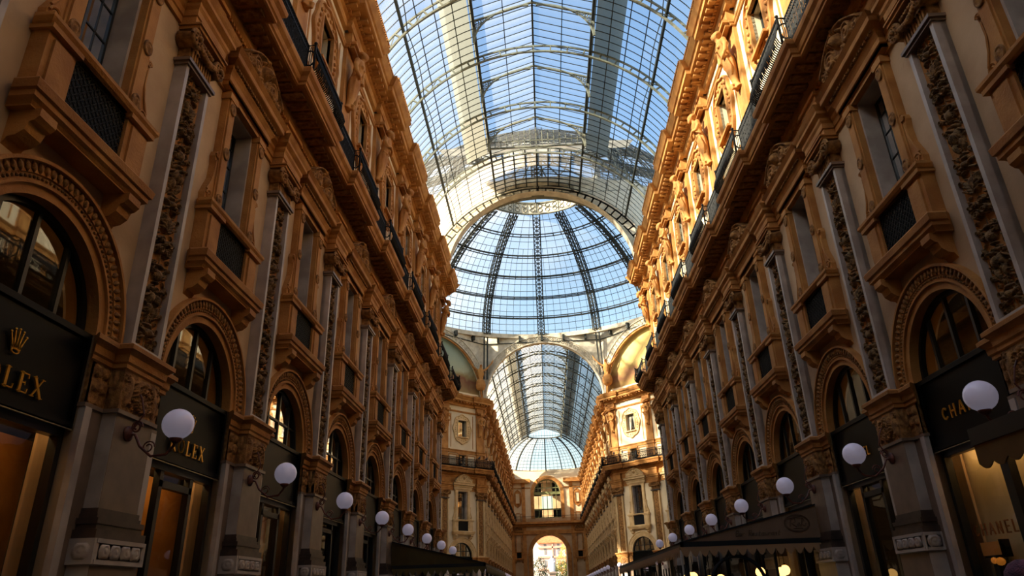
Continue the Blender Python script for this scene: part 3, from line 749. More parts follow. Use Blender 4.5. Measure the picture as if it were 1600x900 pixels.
# the street behind the camera, the far street, the octagon
def row(root, x, y, th, n, t0, ends=(False, False), plain=0):
    """n bays along +u from the point (x,y) on the wall face; t0 = distance to the first pier"""
    u = Vector((math.cos(th), math.sin(th), 0)); at = lambda t: frame_M(x+u.x*t, y+u.y*t, th)
    for k in range(n): link('facade_bay', M_far, at(t0+BAY*(k+.5)), root)
    for k in range(n+1):
        me = M_pfr if (k == 0 and ends[0]) else M_pfl if (k == n and ends[1]) else M_pf
        link('facade_pier', me, at(t0+BAY*k), root)
    return at
for sx, th, nm in ((-1, PI/2, 'left'), (1, -PI/2, 'right')):
    r = link('wall_back_'+nm, None, I4, None, kind='structure', category='wall', label='%s arcade front continuing behind the viewer' % nm)
    for k in range(-4, 0):
        link('facade_bay', M_far, frame_M(sx*WX, P0-H2+BAY*k, th), r); link('facade_pier', M_pf, frame_M(sx*WX, P0+BAY*(k-1), th), r)
    r = link('wall_far_'+nm, None, I4, None, kind='structure', category='wall', label='%s front of the far arcade beyond the dome, foreshortened' % nm)
    if sx < 0: row(r, -WX, 78.9, th, 12, .64, (True, False))
    else: row(r, WX, 78.9+.64*2+BAY*12, th, 12, .64, (False, True))
    for k in range(1, 12):
        tree(T_lamp, frame_M(sx*WX, 79.54+BAY*k, th), None, category='lamp', group='globe lamps along the far arcade, %s side' % nm, label='%s tiny globe lamp in the row on the far arcade %s wall' % (ORD[k-1], nm))
YC = 62.0; CY0, CY1 = 45.2, 78.8; AP = CY1-YC           # octagon: corners of the arms, apothem 16.8
def chamfer(nm, x, y, th, rev, label):
    r = link('wall_'+nm, None, I4, None, kind='structure', category='wall', label=label); L = 13.5
    if rev: at = row(r, x, y, th, 2, L-.5-2*BAY, (False, True)); a, b = 0, L-.5-2*BAY
    else: at = row(r, x, y, th, 2, .5, (True, False)); a, b = .5+2*BAY, L
    p = MB(); p.box(a, b, -.5, 0, 0, 22.9, 0); p.box(a, b, 0, 1.0, 13.9, 14.3, 1); p.box(a, b, 0, .8, 21.4, 22.3, 1)
    link('end_strip', p.mesh('end_strip', [CREAM, OCH]), at(0), r)
    return at
D45 = 13.5*.70710678
at_cl = chamfer('corner_left', -WX-D45, CY1-D45, PI/4, True, 'shaded cream and ochre corner front left of the far arcade')
at_cr = chamfer('corner_right', WX, CY1, -PI/4, False, 'sunlit cream and ochre corner front right of the far arcade')
chamfer('corner_near_left', -WX, CY0, 3*PI/4, False, 'corner front of the octagon behind the near left arcade')
chamfer('corner_near_right', WX+D45, CY0+D45, -3*PI/4, True, 'corner front of the octagon behind the near right arcade')
for (at, d, nm) in ((at_cl, [13.0, 13.0-BAY], 'left'), (at_cr, [.5, .5+BAY], 'right')):
    for k, t in enumerate(d):
        tree(T_lamp, at(t), None, category='lamp', group='lamps on the %s corner front' % nm, label='%s globe lamp on the octagon corner front %s of the far arcade' % (('inner', 'outer')[k], nm))
for sx, nm in ((-1, 'left'), (1, 'right')):                    # the cross arms
    r = link('wall_cross_'+nm, None, I4, None, kind='structure', category='wall', label='walls of the %s cross arm of the octagon' % nm)
    for k in range(3):
        for (y, th) in ((YC-WX, PI), (YC+WX, 0)):
            link('facade_bay', M_far, frame_M(sx*(17.4+H2+BAY*k), y, th), r)
    p = MB(); p.bx(*sorted((sx*32, sx*33)), YC-9, YC+9, 0, 22.9); link('end_wall', p.mesh('cross_end', CREAM), I4, r)

# ------------------------------------------------------------------ end wall of the far arcade, with the way out
EY = 139.2
def end_wall():
    b = MB(); W = 7.6
    def arch_plate(hw, zs, z0, z1, wmax, y, m, n=36, dep=1.2):
        for i in range(n):
            t0, t1 = PI*i/n, PI*(i+1)/n; P = lambda t: (hw*math.cos(t), zs+hw*math.sin(t))
            (u0, w0), (u1, w1) = P(t0), P(t1)
            b.add([(u0, y, w0), (u1, y, w1), (u1, y, z1), (u0, y, z1), (u0, y+dep, w0), (u1, y+dep, w1)], [(0, 1, 2, 3), (0, 4, 5, 1)], m)
        for s in (-1, 1):
            b.bx(*sorted((s*hw, s*wmax)), y, y+dep, z0, z1, m) if wmax > hw else None
    # lower storey with the open archway, upper storey with the great window
    arch_plate(3.25, 8.6, 0, 13.9, W, EY, 0); b.bx(-W, W, EY, EY+1.2, 13.9, 15.0, 0)
    arch_plate(2.55, 19.6, 15.0, 24.0, W, EY, 1)
    root = link('wall_end', b.mesh('wall_end', [STUC, CREAM]), I4, None, kind='structure', category='wall', label='cream end wall of the far arcade with a tall arch open to the square')
    a = MB(); n = 40
    for (r0, r1, z, v) in ((3.25, 4.0, 8.6, .25), (2.55, 3.2, 19.6, .25)):
        q = MB(); arc_band(q, r0, r1, 0, v, n, 0, z); a.join(q, Matrix.Translation((0, EY, 0)))
    for s in (-1, 1):
        a.bx(*sorted((s*2.55, s*3.2)), EY-.25, EY, 15.0, 19.6); a.bx(*sorted((s*3.25, s*4.0)), EY-.3, EY, 0, 8.6); a.bx(*sorted((s*3.2, s*4.1)), EY-.36, EY, 8.3, 8.7)
    link('arch_surround', a.mesh('arch_surround', OCH), I4, root)
    c = MB(); c.bx(-7, 7, EY-1.1, EY, 13.9, 14.3); c.bx(-7, 7, EY-.5, EY, 13.5, 13.9); c.bx(-7, 7, EY-.3, EY, 12.1, 12.8); c.bx(-7, -3.2, EY-.9, EY, 21.5, 22.2); c.bx(3.2, 7, EY-.9, EY, 21.5, 22.2)
    c.bx(-7, -3.2, EY-.2, EY, 20.5, 20.7); c.bx(3.2, 7, EY-.2, EY, 20.5, 20.7)
    for s in (-1, 1):
        for u, hw in ((4.6, .35), (6.8, .35)): c.bx(s*u-hw, s*u+hw, EY-.2, EY, 0, 21.5)
    link('string_course', c.mesh('end_courses', OCH), I4, root)
    rr = MB()
    for i in range(60):
        u = -7+i*14/59; rr.tube([(u, EY-1.05, 14.3), (u, EY-1.12, 14.7), (u, EY-1.05, 15.2)], .02, 4)
    rr.bar((-7, EY-1.05, 15.25), (7, EY-1.05, 15.25), .07)
    link('iron_railing', rr.mesh('end_rail', IRON), I4, None, category='railing', label='distant black railing across the end wall under the great arched window')
    for s in (-1, 1):                                    # narrow side windows
        M = Matrix.Translation((s*5.7, EY, 0)) @ Matrix.Diagonal((.62, 1, 1, 1))
        for t, k in ((T_win, 'tall'), (T_awin, 'attic')):
            window(t, M, 'narrow %s window on the end wall, %s of the arch' % (k, 'left' if s < 0 else 'right'))
    g = MB()                                             # great window
    hw, zs = 2.55, 19.6
    for u in (-1.7, -.85, 0, .85, 1.7): g.bx(u-.06, u+.06, EY+.5, EY+.65, 15, zs+math.sqrt(hw*hw-u*u))
    for z, h in ((16.6, .25), (19.6, .5), (20.6, .12), (15.1, .15)): g.bx(-hw, hw, EY+.45, EY+.7, z-h/2, z+h/2)
    q = MB(); arc_band(q, hw-.14, hw, 0, .2, 30, 0, zs); g.join(q, Matrix.Translation((0, EY+.6, 0)))
    wr = link('window_great', g.mesh('great_window', mat('frame_green', S(120, 124, 82), .6)), I4, None, kind='structure', category='window', label='great arched window with green frames high on the end wall')
    p = MB(); m = 24; p.add([(0, EY+.6, zs)]+[(hw*math.cos(PI*i/m), EY+.6, zs+hw*math.sin(PI*i/m)) for i in range(m+1)]+[(-hw, EY+.6, 15), (hw, EY+.6, 15)],
        [(0, i+1, i+2) for i in range(m)]+[(1, m+1, m+2, m+3)])
    link('pane', p.mesh('great_pane', SGL), I4, wr)
    bk = MB(); bk.bx(-3.4, 3.4, EY+1.2, EY+8, 14.5, 15.0); 
    for s in (-1, 1): bk.bx(*sorted((s*3.25, s*3.6)), EY+1.2, EY+9, 0, 15.0); bk.bx(*sorted((s*1.1, s*3.6)), EY+8, EY+8.4, 15, 23)
    bk.bx(-3.6, 3.6, EY+8, EY+8.4, 20, 23); bk.bx(-3.6, 3.6, EY+8, EY+8.4, 15, 17.4); bk.bx(-3.6, 3.6, EY+1.2, EY+8.4, 22.6, 23)
    link('passage', bk.mesh('passage', STUC), I4, root)
end_wall()

# ------------------------------------------------------------------ glass vaults
RV, ZV = 8.1, 21.3; RG = 8.5
PA, PB, PE = math.asin(3.0/RV), math.asin(6.1/RV), math.radians(85)
ANG = [PA, PB, PE]
def vp(a, y, r=RG): return (r*math.sin(a), y, ZV+r*math.cos(a))
MZ0 = ZV+RG*math.cos(PA)+.25; MZ1 = MZ0+1.15; MX = RG*math.sin(PA)
side_a = [PA+(PB-PA)*i/4 for i in range(5)]+[PB+(PE-PB)*i/3 for i in range(1, 4)]
def vault_meshes(flat=False, K=1):
    rib = MB(); n = 44
    A = [(-PE+2*PE*i/n) for i in range(n+1)]
    for i in range(n):
        rib.bar(vp(A[i], 0, RV), vp(A[i+1], 0, RV), .1, .09, 0, up=(0, 1, 0)); rib.bar(vp(A[i], 0, RV+.38), vp(A[i+1], 0, RV+.38), .1, .07, 0, up=(0, 1, 0))
    k = 26
    for i in range(k+1):
        a = -PE+2*PE*i/k; rib.bar(vp(a, 0, RV), vp(a, 0, RV+.38), .07, .1, 0, up=(0, 1, 0))
        if i < k and i % 2 == 0 and abs(a) > PB*.9: rib.bar(vp(a, 0, RV), vp(a+2*PE/k, 0, RV+.38), .04, .04, 0, up=(0, 1, 0))
    pur = MB()
    for s in (-1, 1):
        for a, wd in ((PA, .12), (PB, .11)):
            pur.bar(vp(s*a, -H2, RV+.3), vp(s*a, H2, RV+.3), wd, .22)
        q = [(vp(s*PB, -H2+BAY*i/12, RV-.25*math.sin(PI*i/12))) for i in range(13)]; pur.tube(q, .025, 4)
        if not flat: pur.bar((s*MX, -H2, MZ0-.15), (s*MX, H2, MZ0-.15), .1, .3)
    pur.bar((0, -H2, ZV+RG if flat else MZ1), (0, H2, ZV+RG if flat else MZ1), .1, .16)
    gb = MB()
    for s in (-1, 1):
        for a in side_a[1:]: 
            for j in range(4): gb.bar(vp(s*a, -H2+BAY*j/4, RG), vp(s*a, -H2+BAY*(j+1)/4, RG), .045*K, .05*K)
        if flat:
            for q in range(4): gb.bar(vp(s*PA*q/4, -H2), vp(s*PA*q/4, H2), .08, .08)
        else: gb.bar((s*MX/2, -H2, (MZ0+MZ1)/2), (s*MX/2, H2, (MZ0+MZ1)/2), .045, .05)
        for j in range(10):
            y = -H2+BAY*j/9
            for i in range(len(side_a)-1):
                for q in range(2):
                    a0 = side_a[i]+(side_a[i+1]-side_a[i])*q/2; a1 = side_a[i]+(side_a[i+1]-side_a[i])*(q+1)/2
                    gb.bar(vp(s*a0, y), vp(s*a1, y), .03*K, .035*K, 0, up=(0, 1, 0))
            if flat:
                for q in range(3): gb.bar(vp(s*PA*q/3, y), vp(s*PA*(q+1)/3, y), .06, .06, 0, up=(0, 1, 0))
            else: gb.bar((s*MX, y, MZ0), (0, y, MZ1), .03*K, .035*K, 0, up=(0, 1, 0))
    br = MB()                                            # curved fretwork brackets under the raised middle, half way between ribs
    for y in (0,):
        for s in (-1, 1):
            br.bar((s*MX, y, MZ0), (0, y, MZ1-.06), .08, .1, 0, up=(0, 1, 0))
            c = [(s*(MX-.05-(2.9)*(1-math.cos(t))), y, MZ0-1.45+2.35*math.sin(t)) for t in np.linspace(0, PI/2, 13)]
            for i in range(12): br.bar(c[i], c[i+1], .08, .08, 0, up=(0, 1, 0))
            for i in range(1, 9):
                x, z = abs(c[i][0]), c[i][2]; zt = MZ0+(MZ1-MZ0)*(1-x/MX)-.05; br.bar((s*x, y, z), (s*x, y, zt), .035, .035, 0, up=(0, 1, 0))
            for (x, z, r) in ((MX-.22, MZ0-.1, .2), (MX-.62, MZ0+.1, .14), (MX-.95, MZ0+.27, .1), (MX-.17, MZ0-.52, .13)):
                br.tube([(s*(x+r*math.cos(a)*1), y, z+r*math.sin(a)) for a in np.linspace(0, 2*PI, 13)[:-1]], .03, 4, closed=True)
                br.tube([(s*(x+r*.45*math.cos(a)*1), y, z+r*.45*math.sin(a)) for a in np.linspace(0, 2*PI, 9)[:-1]], .02, 4, closed=True)
            br.bar((s*MX, y, MZ0-1.45), (s*MX, y, MZ0), .07, .07, 0, up=(0, 1, 0))
    gl = MB(); panes = []
    def quad(b, p0, p1, p2, p3): b.add([p0, p1, p2, p3], [(0, 1, 2, 3)])
    for s in (-1, 1):
        for i in range(len(side_a)-1):
            for j in range(9):
                y0, y1 = -H2+BAY*j/9, -H2+BAY*(j+1)/9
                pts = [vp(s*side_a[i], y0, RG+.02), vp(s*side_a[i+1], y0, RG+.02), vp(s*side_a[i+1], y1, RG+.02), vp(s*side_a[i], y1, RG+.02)]
                panes.append(pts)
        for (f0, f1) in ((0, .5), (.5, 1)):
            for j in range(9):
                y0, y1 = -H2+BAY*j/9, -H2+BAY*(j+1)/9
                L = lambda f, y: (s*MX*(1-f), y, MZ0+(MZ1-MZ0)*f+.02)
                panes.append([L(f0, y0), L(f1, y0), L(f1, y1), L(f0, y1)] if not flat else [vp(s*PA*(1-f), y, RG+.02) for f, y in ((f0, y0), (f1, y0), (f1, y1), (f0, y1))])
    for p in panes: quad(gl, *p)
    wk = MB()
    for s in (-1, 1):
        for (a0, a1, nn) in ((PA+.012, PA+.19, 1),):
            x_ = s*(MX+.12); wk.add([(x_, -H2, MZ0-.3), (x_, H2, MZ0-.3), (x_, H2, MZ0+.65), (x_, -H2, MZ0+.65)], [(0, 1, 2, 3)])
            n_ = 4
            for i in range(n_):
                b0, b1 = a0+(a1-a0)*i/n_, a0+(a1-a0)*(i+1)/n_
                wk.add([vp(s*b0, -H2, RG+.32), vp(s*b1, -H2, RG+.32), vp(s*b1, H2, RG+.32), vp(s*b0, H2, RG+.32)], [(0, 1, 2, 3)])
    return rib, pur, gb, br, gl, panes, wk
v_rib, v_pur, v_gb, v_br, v_gl, v_panes, v_wk = vault_meshes()
f_rib, f_pur, f_gb, f_br, f_gl, f_panes, f_wk = vault_meshes(True)
x_gb = vault_meshes(K=2.2)[2]
MV = dict(xgb=x_gb.mesh('glazing_bars_far', TRUSD), xrib=v_rib.mesh('rib_far', TRUSD), fgb=f_gb.mesh('glazing_bars_end', TRUSD), fpur=f_pur.mesh('purlins_end', TRUSD), fgl=f_gl.mesh('glass_end', FGL), rib=v_rib.mesh('rib', TRUSS), pur=v_pur.mesh('purlins', TRUSD), gb=v_gb.mesh('glazing_bars', TRUSD), br=v_br.mesh('bracket', TRUSS), gl=v_gl.mesh('glass', VGL), glf=v_gl.mesh('glass_far', FGL), glo=v_gl.mesh('glass_sun_block', SBLK), wk=v_wk.mesh('walkway', WALK))
def vault(root, y0, y1, glass, offs=H2, rot=0, cx_=0, pane_bays=(), shift=0):
    n = round((y1-y0)/BAY); k = (y1-y0)/BAY/n
    for i in range(n):
        y = y0+(i+.5)*(y1-y0)/n
        M = (Matrix.Translation((cx_, y, 0)) if not rot else Matrix.Translation((y, cx_, 0)) @ Matrix.Rotation(rot, 4, 'Z')) @ Matrix.Diagonal((1, k, 1, 1))
        Mr = M @ Matrix.Translation((0, -H2, 0))
        link('rib', MV['rib' if glass is MV['gl'] else 'xrib'], Mr, root); end = n == 13 and i == 12; link('purlins', MV['fpur' if end else 'pur'], M, root); stuff(link('glazing_bars', MV['fgb' if end else 'gb' if glass is MV['gl'] else 'xgb'], M, root))
        if not end: link('fretwork_bracket', MV['br'], M, root)
        if i in pane_bays:
            for p in v_panes[:]:
                P = [Vector(q) for q in p]; c = sum(P, Vector())/4; X = (P[1]-P[0]); Y = (P[3]-P[0]); Z = X.cross(Y).normalized()
                m3 = Matrix((X, Y, Z)).transposed().to_4x4(); m3.translation = c
                link('pane', PANE, M @ m3, root)
        else: stuff(link('glass', MV['fgl'] if end else glass, M, root))
        if not end: link('roof_walkway', MV['wk'], M, root)
PANE = MB(); PANE.bx(-.49, .49, -.49, .49, -.004, .004); PANE = PANE.mesh('pane', VGL)
r = link('ceiling', None, I4, None, kind='structure', category='glass roof', label='iron and glass barrel vault over the near arcade')
vault(r, P0-BAY*6, P0+BAY*7+.5, MV['gl'], pane_bays=(9, 10))
r2 = link('ceiling_far', None, I4, None, kind='structure', category='glass roof', label='iron and glass barrel vault over the far arcade beyond the dome')
vault(r2, CY1+.4, CY1+.4+BAY*11, MV['glf'])
for sx, nm in ((-1, 'left'), (1, 'right')):
    rr = link('ceiling_cross_'+nm, None, I4, None, kind='structure', category='glass roof', label='glass vault of the %s cross arm' % nm)
    a, b = sorted((sx*17.2, sx*(17.2+BAY*3))); vault(rr, a, b, MV['glo'], rot=PI/2, cx_=YC)
def far_apse():
    y0 = CY1+.4+BAY*11; b = MB(); g = MB(); ln = MB(); rg = MB(); Dp = EY-y0-.2
    az = [PI*i/8 for i in range(9)]
    def P(a, e, r=RG): return (r*math.cos(a)*math.cos(e), y0+(r*Dp/RG*1.0)*math.sin(a)*math.cos(e), ZV+r*math.sin(e))
    E_ = [math.radians(16)+i*(math.radians(68)-math.radians(16))/12 for i in range(13)]
    for k, a in enumerate(az):
        for i in range(12):
            b.bar(P(a, E_[i]), P(a, E_[i+1]), .22 if k in (2, 4, 6) else .08, .25, 0)
    for i in range(13):
        for k in range(32):
            a0, a1 = PI*k/32, PI*(k+1)/32; ln.bar(P(a0, E_[i]), P(a1, E_[i]), .05)
            if i < 12: ln.bar(P(a0, E_[i]), P(a0, E_[i+1]), .04); g.add([P(a0, E_[i], RG+.05), P(a1, E_[i], RG+.05), P(a1, E_[i+1], RG+.05), P(a0, E_[i+1], RG+.05)], [(0, 1, 2, 3)])
    for k in range(16): a0, a1 = PI*k/16, PI*(k+1)/16; b.bar(P(a0, E_[12]), P(a1, E_[12]), .2); rg.bar(P(a0, E_[0]), P(a1, E_[0]), .12)
    # upright glazing closing the raised middle
    for i in range(13):
        x = -MX+2*MX*i/12; b.bar((x, y0+1.2, MZ0-.9), (x, y0+1.2, MZ1-abs(x)/MX*1.15), .05)
    b.bar((-MX, y0+1.2, MZ0), (MX, y0+1.2, MZ0), .08)
    link('apse_base_ring', rg.mesh('apse_base_ring', CREAM), I4, r2)
    link('apse_rib', b.mesh('apse_ribs', TRUSD), I4, r2); stuff(link('apse_glazing_bars', ln.mesh('apse_bars', TRUSD), I4, r2)); stuff(link('apse_glass', g.mesh('apse_glass', FGL), I4, r2))
    w_ = MB(); w_.bx(-7.55, 7.55, EY+.3, EY+.9, 22.9, 23.95); w_.bx(-8, -7.2, y0-1, EY+1, 22.2, 24); w_.bx(7.2, 8, y0-1, EY+1, 22.2, 24)
    link('parapet', w_.mesh('parapet', CREAM), I4, r2)
far_apse()

# ------------------------------------------------------------------ octagon: spandrels, lunettes, drum ring, dome
ZO, RA, ZR = 22.3, 6.75, 30.0
def spandrel(lun):
    """one face in local frame (x along, y = 0 plane, outward from the octagon = +y)"""
    b = MB(); n = 48; hw = AP*math.tan(PI/8)
    for i in range(n):
        t0, t1 = PI*i/n, PI*(i+1)/n
        x0, z0, x1, z1 = RA*math.cos(t0), ZO+RA*math.sin(t0), RA*math.cos(t1), ZO+RA*math.sin(t1)
        lean = lambda z: .0
        b.add([(x0, 0, z0), (x1, 0, z1), (x1*1.02, 0, ZR), (x0*1.02, 0, ZR), (x0, .6, z0), (x1, .6, z1)], [(0, 1, 2, 3), (0, 4, 5, 1)])
    for s in (-1, 1): b.add([(s*RA, 0, ZO), (s*hw, 0, ZO), (s*hw, 0, ZR), (s*RA*1.02, 0, ZR)], [(0, 1, 2, 3)])
    d = MB(); arc_band(d, RA, RA+.12, 0, .16, 48, 0, ZO); arc_band(d, RA+.78, RA+.86, 0, .12, 48, 0, ZO, .28, PI-.28)
    for i in range(34):
        t = .3+(PI-.6)*(i+.5)/34; c = (( RA+.45)*math.cos(t), -.06, ZO+(RA+.45)*math.sin(t))
        d.tube([(c[0]+.22*math.cos(a), -.05, c[2]+.22*math.sin(a)) for a in np.linspace(0, 2*PI, 9)[:-1]], .045, 4, closed=True); d.ball(c, .09, 6)
    k = MB()
    for x in (-5.2, -2.6, 0, 2.6, 5.2): k.bx(x-.12, x+.12, -.45, 0, ZR-.75, ZR-.1)
    k.bx(-hw, hw, -.12, 0, ZR-.9, ZR-.82)
    return b, d, k
sp_b, sp_d, sp_k = spandrel(0)
MSP, MSD, MSK = sp_b.mesh('spandrel', DOMEC), sp_d.mesh('archivolt_band', DOMEC), sp_k.mesh('brackets', TRUSD)
rd = link('ceiling_octagon', None, I4, None, kind='structure', category='dome', label='great glass dome over the octagon with iron ribs and an open lantern ring')
def mural(name, sky1, sky2, land, robe):
    m = bpy.data.materials.new(name); m.use_nodes = True; n = m.node_tree.nodes; l = m.node_tree.links; p = n['Principled BSDF']; p.inputs['Roughness'].default_value = .8
    tc = n.new('ShaderNodeTexCoord'); sp = n.new('ShaderNodeSeparateXYZ'); l.new(tc.outputs['Object'], sp.inputs[0])
    no = n.new('ShaderNodeTexNoise'); no.inputs['Scale'].default_value = .55; no.inputs['Detail'].default_value = 5; l.new(tc.outputs['Object'], no.inputs['Vector'])
    ma = n.new('ShaderNodeMath'); ma.operation = 'MULTIPLY_ADD'; ma.inputs[1].default_value = 3.0; l.new(no.outputs[0], ma.inputs[0]); l.new(sp.outputs[2], ma.inputs[2])
    mr = n.new('ShaderNodeMapRange'); mr.inputs[1].default_value = ZO+1; mr.inputs[2].default_value = ZO+9; l.new(ma.outputs[0], mr.inputs[0])
    cr = n.new('ShaderNodeValToRGB'); l.new(mr.outputs[0], cr.inputs[0]); e = cr.color_ramp.elements
    e[0].position = .0; e[0].color = robe; e[1].position = 1; e[1].color = sky1
    for q, c in ((.18, land), (.3, robe), (.36, land), (.45, sky2)): x = e.new(q); x.color = c
    l.new(cr.outputs[0], p.inputs['Base Color']); return m
MUL = mural('mural_teal', S(112, 148, 148), S(176, 180, 150), S(150, 130, 84), S(128, 80, 56))
MUR = mural('mural_gold', S(214, 186, 110), S(222, 196, 124), S(170, 138, 80), S(140, 96, 66))
lun = MB(); nn = 40
lun.add([(0, .5, ZO)]+[((RA+.1)*math.cos(PI*i/nn), .5, ZO+(RA+.1)*math.sin(PI*i/nn)) for i in range(nn+1)], [(0, i+1, i+2) for i in range(nn)])
for i in range(8):
    th = i*PI/4; M = Matrix.Translation((0, YC, 0)) @ Matrix.Rotation(th, 4, 'Z') @ Matrix.Translation((0, AP, 0))
    s_ = link('spandrel', MSP, M, rd); link('archivolt_band', MSD, M, s_); link('bracket_row', MSK, M if False else I4, s_)
    if i % 2:
        me = lun.mesh('lunette', MUL if i == 1 else MUR if i == 7 else DOMEC); link('painted_lunette', me, I4, s_)
        me = MB(); arc_band(me, RA-.25, RA-.1, -.1, .2, 40, 0, ZO); me.box(-RA, RA, -.5, .9, ZO-.2, ZO, 0); link('lunette_moulding', me.mesh('lunette_moulding', OCH), I4, s_)
    for c in s_.children: c.matrix_local = I4
AD, BD = 17.3, 11.75; OR = 6.6
TH1 = math.acos(OR/AD)
def dp(az, t, k=0): return ((AD+k)*math.cos(t)*math.cos(az), YC+(AD+k)*math.cos(t)*math.sin(az), ZR+(BD+k)*math.sin(t))
def dome():
    rib = MB(); n = 30; wd = .38
    T = [TH1*i/n for i in range(n+1)]
    def q(t, off, k): # local: azimuth 90deg (towards +y)
        return (off, (AD+k)*math.cos(t), ZR+(BD+k)*math.sin(t))
    for i in range(n):
        for s in (-1, 1):
            for k in (-.55, 0): rib.bar(q(T[i], s*wd, k), q(T[i+1], s*wd, k), .09, .12, 0, up=(1, 0, 0))
            rib.bar(q(T[i], s*wd, -.55 if i % 2 else 0), q(T[i+1], s*wd, 0 if i % 2 else -.55), .05, .05, 0, up=(1, 0, 0))
        rib.bar(q(T[i], -wd, -.55), q(T[i+1], wd, -.55), .06, .05, 0, up=(0, 1, 0)); rib.bar(q(T[i], wd, -.55), q(T[i+1], -wd, -.55), .06, .05, 0, up=(0, 1, 0))
        m_ = (T[i]+T[i+1])/2; c = Vector(q(m_, 0, -.57)); t_ = (Vector(q(T[i+1], 0, -.57))-Vector(q(T[i], 0, -.57))).normalized()
        rib.tube([c+Vector((1, 0, 0))*.17*math.cos(a)+t_*.17*math.sin(a) for a in np.linspace(0, 2*PI, 9)[:-1]], .035, 4, closed=True)
    for i in range(n): rib.bar(q(T[i], 0, -.3), q(T[i+1], 0, -.3), .42, .06, 0, up=(1, 0, 0))
    me = rib.mesh('dome_rib', TRUSD); ft = MB()
    for s in (-1, 1): ft.bar((s*.2, AD+.3, ZO+2.4), (s*.2, AD-.1, ZR), .12, .2)
    ft = ft.mesh('rib_foot', TRUSD)
    for i in range(16):
        if i % 2: link('rib_foot', ft, Matrix.Translation((0, YC, 0)) @ Matrix.Rotation(i*PI/8, 4, 'Z'), rd)
        link('dome_rib', me, Matrix.Translation((0, YC, 0)) @ Matrix.Rotation(i*PI/8, 4, 'Z'), rd)
    for j in range(1, 6):
        b = MB(); t = TH1*j/6
        for i in range(64):
            a0, a1 = 2*PI*i/64, 2*PI*(i+1)/64
            for k, dt in ((-.3, -.012), (-.3, .012), (0, 0)): b.bar(dp(a0, t+dt, k), dp(a1, t+dt, k), .08, .1)
            b.bar(dp(a0, t-.012, -.3), dp(a0, t+.012, -.3), .06, .06)
        link('ring_beam', b.mesh('ring_beam', TRUSD), I4, rd)
    b = MB()
    for i in range(64):
        a0, a1 = 2*PI*i/64, 2*PI*(i+1)/64
        b.bar(dp(a0, 0, -.1), dp(a1, 0, -.1), .5, .5)
    link('base_ring', b.mesh('base_ring', DOMEC), I4, rd)
    gb = MB(); g = MB(); NM, NP = 128, 18
    for j in range(NP+1):
        t = TH1*j/NP
        for i in range(NM):
            a0, a1 = 2*PI*i/NM, 2*PI*(i+1)/NM
            if j % 3: gb.bar(dp(a0, t), dp(a1, t), .05, .04)
            if j < NP:
                t1 = TH1*(j+1)/NP
                if not (j > 12 and i % 2): gb.bar(dp(a0, t), dp(a0, t1), .035, .04)
                g.add([dp(a0, t, .04), dp(a1, t, .04), dp(a1, t1, .04), dp(a0, t1, .04)], [(0, 1, 2, 3)])
    stuff(link('glazing_bars', gb.mesh('dome_bars', TRUSD), I4, rd)); stuff(link('dome_glass', g.mesh('dome_glass', DGL), I4, rd))
    # oculus drum
    o = MB(); z = ZR+BD*math.sin(TH1)
    fr = MB()
    for i in range(48):
        a0, a1 = 2*PI*i/48, 2*PI*(i+1)/48; P = lambda a, r, zz: (r*math.cos(a), YC+r*math.sin(a), zz)
        o.add([P(a0, OR-.05, z-.1), P(a1, OR-.05, z-.1), P(a1, OR-.05, z+1.3), P(a0, OR-.05, z+1.3), P(a0, OR+.15, z-.1), P(a1, OR+.15, z-.1), P(a1, OR+.15, z+1.3), P(a0, OR+.15, z+1.3)], [(0, 1, 2, 3), (4, 5, 6, 7), (0, 1, 5, 4), (3, 2, 6, 7)])
        for zz in (z-.1, z+1.3): fr.bar(P(a0, OR-.1, zz), P(a1, OR-.1, zz), .1, .14)
        if i % 3 == 0: fr.bar(P(a0, OR-.1, z), P(a0, OR-.1, z+1.3), .08, .1, up=(1, 0, 0))
        for q_ in (0, 1):
            zc = z+.32+.55*q_; am = (a0+a1)/2; t_ = Vector((-math.sin(am), math.cos(am), 0)); c = Vector(P(am, OR-.1, zc+.05))
            fr.tube([c+t_*.25*math.cos(a)+Vector((0, 0, .25))*math.sin(a) for a in np.linspace(0, 2*PI, 9)[:-1]], .04, 4, closed=True)
    link('lantern_drum', o.mesh('lantern_drum', DOMEC), I4, rd); link('lantern_fretwork', fr.mesh('lantern_fretwork', TRUSS), I4, rd)
    c = MB()
    for i in range(16):
        a = i*PI/8; c.bar((OR*math.cos(a), YC+OR*math.sin(a), z+1.3), (.4*math.cos(a), YC+.4*math.sin(a), z+3.4), .12)
        for r_, zz in ((2, 2.7), (3.4, 2.0)):
            a1 = a+PI/8; c.bar((r_*math.cos(a), YC+r_*math.sin(a), z+zz), (r_*math.cos(a1), YC+r_*math.sin(a1), z+zz), .08)
    link('lantern_cap', c.mesh('lantern_cap', TRUSD), I4, rd)
dome()
